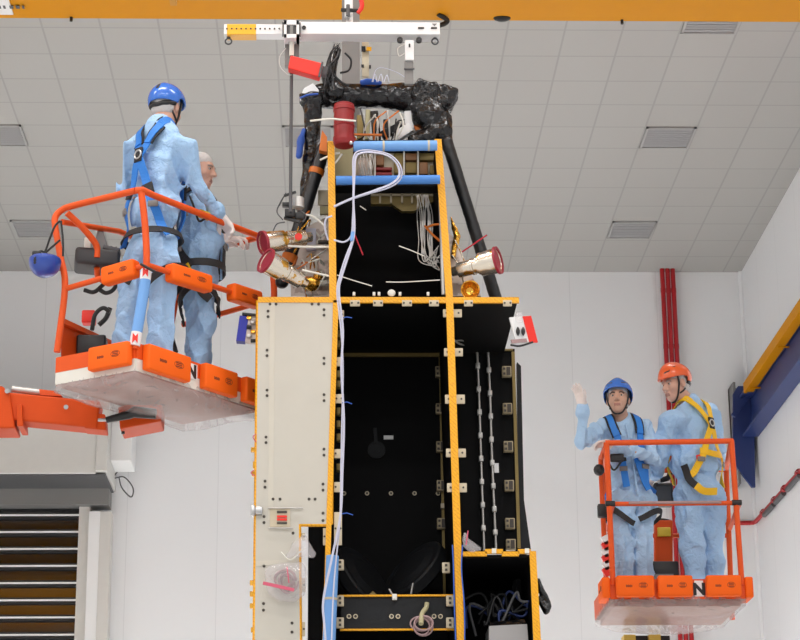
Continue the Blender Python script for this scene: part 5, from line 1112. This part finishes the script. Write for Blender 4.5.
# card tags at both ends of the deck
tr = empty('warning_card', P(520, 330, 11.5)); tag(tr, 'white and red card standing off the right end of the spacecraft deck', 'card')
d = unit(V(1, .25, .16)); u = unit(V(-.22, 0, 1))
def card(px, py, w, h, m, Y, th=.006): return MB().box(P(px, py, Y), (w, th, h), (d, unit(np.cross(u, d)), u)).build('card', m, tr)
card(519.5, 330, .043, .080, 'white', 11.55); card(530, 329.5, .026, .082, 'redbox', 11.56)
b = MB()
for sx in (-1, 1): b.tube([P(520.5+sx*2.6, 331.5, 11.535)+V((-.003*abs(t)*0), -.004, t*.026) for t in np.linspace(-1, 1, 7)], [.003, .008, .011, .012, .011, .008, .003], 8)
b.build('black_mark', 'black', tr)
MB().box(P(519, 341, 11.538), (.048, .004, .011), (d, unit(np.cross(u, d)), u)).build('brown_mark', 'coil', tr)
MB().tube([P(519, 313, 11.54), P(519, 322, 11.54)], .022, 10).build('wrap', 'bag', tr); MB().tube(crom([P(511, 345, 11.6), P(520, 346, 11.55), P(533, 342, 11.55)], 4), .006, 6).build('black_edge', 'black', tr)
tl = empty('connector_unit', P(248, 330, 11.72)); tag(tl, 'blue edged connector unit with gold pins left of the cream panel', 'connector')
u = unit(V(.12, 0, 1)); d = unit(V(1, 0, -.1))
MB().box(P(242.5, 330, 11.8), (.026, .03, .078), (d, V(0, 1, 0), u)).build('blue_plate', 'wblue', tl); b = MB().box(P(252, 330, 11.8), (.04, .025, .078), (d, V(0, 1, 0), u), 0)
for k in range(6): b.box(P(249+4*(k % 2), 318+k*4.6, 11.77), (.014, .012, .010), None, 1+k % 3, .003)
b.box(P(250, 315, 11.775), (.045, .02, .005), (d, V(0, 1, 0), u), 3); b.build('connector_body', ['pinkfoil', 'gold', 'wire', 'black'], tl)

# ================================================================== LIFTING GEAR
lbm = empty('lifting_beam', P(330, 35, 11.5)); tag(lbm, 'white lifting beam with a yellow left end hung below the crane', 'lifting beam')
Y0, D = 11.5, .11
def sp(x0, y0, x1, y1, m, nm, Ya=Y0, dp=D, bev=.003): a, e = A(x0, y0, Ya), A(x1, y1, Ya); return MB().span((a[0], Ya, e[2]), (e[0], Ya+dp, a[2])).build(nm, m, lbm, bevel=bev)
o = sp(285, 21.5, 440, 34.5, 'beamwhite', 'beam')
for x in (421, 434): MB().box(A(x, 28, Y0-.002), (.018, .003, .005)).build('slot', 'black', lbm)
MB().prism([A(432, 23.5, Y0-.003), A(434.5, 26, Y0-.003), A(437, 23.5, Y0-.003)], (0, .002, 0)).build('arrow_mark', 'grey', lbm)
MB().lathe(A(304, 28, Y0), (0, -1, 0), [(0, .012), (.01, .012), (.01, .001)], 14).build('bolt', 'black', lbm)
sp(224, 24, 292, 34.3, 'beamwhite', 'beam_arm', Y0+.012, D-.03); sp(227, 23.8, 256, 34.4, 'beamyel', 'yellow_sleeve', Y0+.009, D-.024)
for k in range(12): MB().lathe(A(227+k*4.75, 28.8, Y0+.01), (0, -1, 0), [(0, .0055), (.004, .0055), (.004, .0001)], 8).build('index_hole', 'hole', lbm)
cz = MB()
for lo, hi in (((284, 20), (299, 24.5)), ((284, 34), (299, 37.8)), ((284, 20), (286.5, 37.8)), ((296.5, 20), (299, 37.8))): a, e = A(*lo, Y0-.03), A(*hi, Y0-.03); cz.span((a[0], Y0-.03, e[2]), (e[0], Y0+D, a[2]))
cz.build('collar', 'beamwhite', lbm); MB().box(A(291.5, 29.5, Y0-.012), (.055, .006, .045)).box(A(291.5, 30, Y0-.022), (.010, .006, .045), None, 1).build('collar_block', ['dgrey', 'grey'], lbm)
for x in (228.5, 435): 
    c = A(x, 41.5, Y0+.05); MB().tube([c+V(.019*math.cos(a), 0, .019*math.sin(a)) for a in np.linspace(0, 6.283, 16)[:-1]], .005, 8, closed=True).tube([c+V(0, 0, .02), c+V(0, 0, .04)], .012, 8).build('lifting_ring', 'dgrey', lbm)
for x in (400, 419): MB().lathe(A(x, 39.5, Y0-.002), (0, -1, 0), [(-.02, .018), (0, .018), (0, .001)], 14).build('roller', 'black', lbm)
a, e = A(405, 40, 11.5), A(414, 60, 11.5); MB().span((a[0], 11.5, e[2]), (e[0], 11.54, a[2])).build('hanger', 'beamwhite', lbm, bevel=.003); MB().tube([A(409.5, 44, 11.49), A(409.5, 47, 11.49)], .006, 6).build('hanger_pin', 'black', lbm)
a, e = A(404.5, 61, 11.51), A(413.5, 84, 11.51); MB().span((a[0], 11.51, e[2]), (e[0], 11.54, a[2])).build('sling_strap', 'grey', lbm, bevel=.003); MB().bar(A(404, 69, 11.505), A(414.5, 69, 11.505), .01, .008).build('strap_band', 'dgrey', lbm)
MB().tube(crom([A(405, 44, 11.49), A(398, 48, 11.48), A(399, 56, 11.48), A(405, 53, 11.49)], 5), .003, 5).build('safety_wire', 'wire', lbm)
a, e = A(285, 38, 11.56), A(299, 66, 11.56); MB().span((a[0], 11.56, e[2]), (e[0], 11.6, a[2])).build('hanger_plate', 'grey', lbm, bevel=.003)
hk = empty('hoist_post', P(350, 20, 11.72)); tag(hk, 'grey hoist post rising behind the white lifting beam to the crane', 'hoist')
a, e = A(342, 20, 12.15), A(360, 128, 12.15); MB().span((a[0], 12.15, e[2]), (e[0], 12.27, zc+.98)).build('post', 'grey', hk)
a, e = A(344.5, -5, 11.6), A(353, 15, 11.6); MB().span((a[0], 11.6, e[2]), (e[0], 11.66, zc+.98), 0).build('hook_block', 'white', hk, bevel=.01)
MB().tube([A(341, 10, 11.6), A(358, 10.5, 11.6)], .012, 10).build('hook_pin', 'black', hk); MB().tube([A(348, 5, 11.58), A(348, 16, 11.58)], .012, 10).build('hook_shank', 'dgrey', hk)
MB().tube(crom([A(358, 13, 11.6), A(362, 6, 11.6), A(360, -4, 11.6)], 4), .014, 8).build('red_latch', 'redbox', hk); MB().prism([A(347, 15, 11.62), A(353, 15, 11.62), A(353, 22, 11.62), A(346, 22, 11.62)], (0, .03, 0)).build('link', 'steel', hk)
pz = MB().span(A(362, 42, 11.7), A(369, 76, 11.7)+V(0, .03, 0), 0, .002)
pz.box(A(363.5, 49, 11.69), (.012, .006, .016), None, 2).box(A(369, 49, 11.69), (.015, .005, .012), None, 1).box(A(362.5, 66, 11.69), (.008, .006, .008), None, 2).box(A(370, 67, 11.69), (.006, .006, .010), None, 2)
pz.build('sensor_plate', ['cream', 'beamyel', 'black'], hk)
rd = empty('hoist_rod', P(291, 215, 11.5)); tag(rd, 'thin dark rod hanging from the lifting beam collar down to the thrusters', 'rod')
MB().tube([A(291.5, 55, 11.53), A(290.5, 212, 11.53)], .0105, 10).build('rod', 'dgrey', rd)
MB().tube([A(291.8, 42, 11.53), A(291.6, 56, 11.53)], .015, 10).build('turnbuckle', 'tapewhite', rd); c = A(291.8, 42, 11.53); MB().tube([c+V(.014*math.cos(a), 0, .016*math.sin(a)) for a in np.linspace(0, 6.283, 14)[:-1]], .006, 8, closed=True).build('eye', 'steel', rd)
MB().tube(crom([A(286, 48, 11.52), A(280, 56, 11.52), A(280, 66, 11.52), A(287, 74, 11.52), A(292, 75, 11.52)], 5), .0025, 5).build('safety_wire', 'wire', rd)
MB().lathe(A(292, 72, 11.52), (0, 0, 1), [(0, .013), (.04, .013), (.04, .001)], 10).build('clamp', 'steel', rd)
MB().lathe(A(298, 208, 11.6), (0, 0, 1), [(0, .001), (0, .036), (.06, .036), (.065, .03), (.065, .001)], 20).build('load_cell', 'alu', rd)
b = MB().box(A(290, 214, 11.56), (.03, .03, .025), None, 0, .006).box(A(286, 205, 11.56), (.022, .02, .012), None, 0, .004).box(A(300, 217, 11.58), (.03, .03, .02), None, 0, .005).bar(A(284, 196, 11.55), A(296, 192, 11.55), .015, .012).bar(A(284, 218, 11.56), A(300, 222, 11.56), .02, .014); b.build('clevis', 'black', rd)
for pts in ([(286, 193), (280, 203), (277, 212), (283, 220)], [(283, 198), (279, 206)], [(300, 210), (306, 216), (303, 222)], [(285, 222), (277, 224), (273, 231)]): MB().tube(crom([A(x, y, 11.55) for x, y in pts], 6), .004, 5).build('wire', 'dgrey', rd)
rb = empty('red_cover', P(306, 66, 11.47)); tag(rb, 'flat red cover box strapped beside the wrapped arm below the lifting beam', 'cover')
MB().prism([A(290.5, 55, 11.44), A(323, 63, 11.44), A(319.5, 77, 11.44), A(288, 68, 11.44)], (0, .07, 0)).build('box', 'redbox', rb, bevel=.006)
MB().bar(A(321, 71, 11.5), A(327, 73, 11.5), .05, .05).build('connector', 'dgrey', rb); MB().bar(A(322.5, 62, 11.43), A(319, 77, 11.43), .012, .01, (0, 1, 0)).build('edge_strip', 'dgrey', rb)

# ================================================================== LIGHT
w = bpy.data.worlds.new('world'); SC.world = w; w.use_nodes = True
w.node_tree.nodes['Background'].inputs[0].default_value = (1, .99, .98, 1); w.node_tree.nodes['Background'].inputs[1].default_value = .55
SC.view_settings.view_transform = 'Standard'; SC.view_settings.look = 'None'; SC.view_settings.gamma = 1; SC.view_settings.exposure = 0.0
SC.view_settings.use_curve_mapping = False
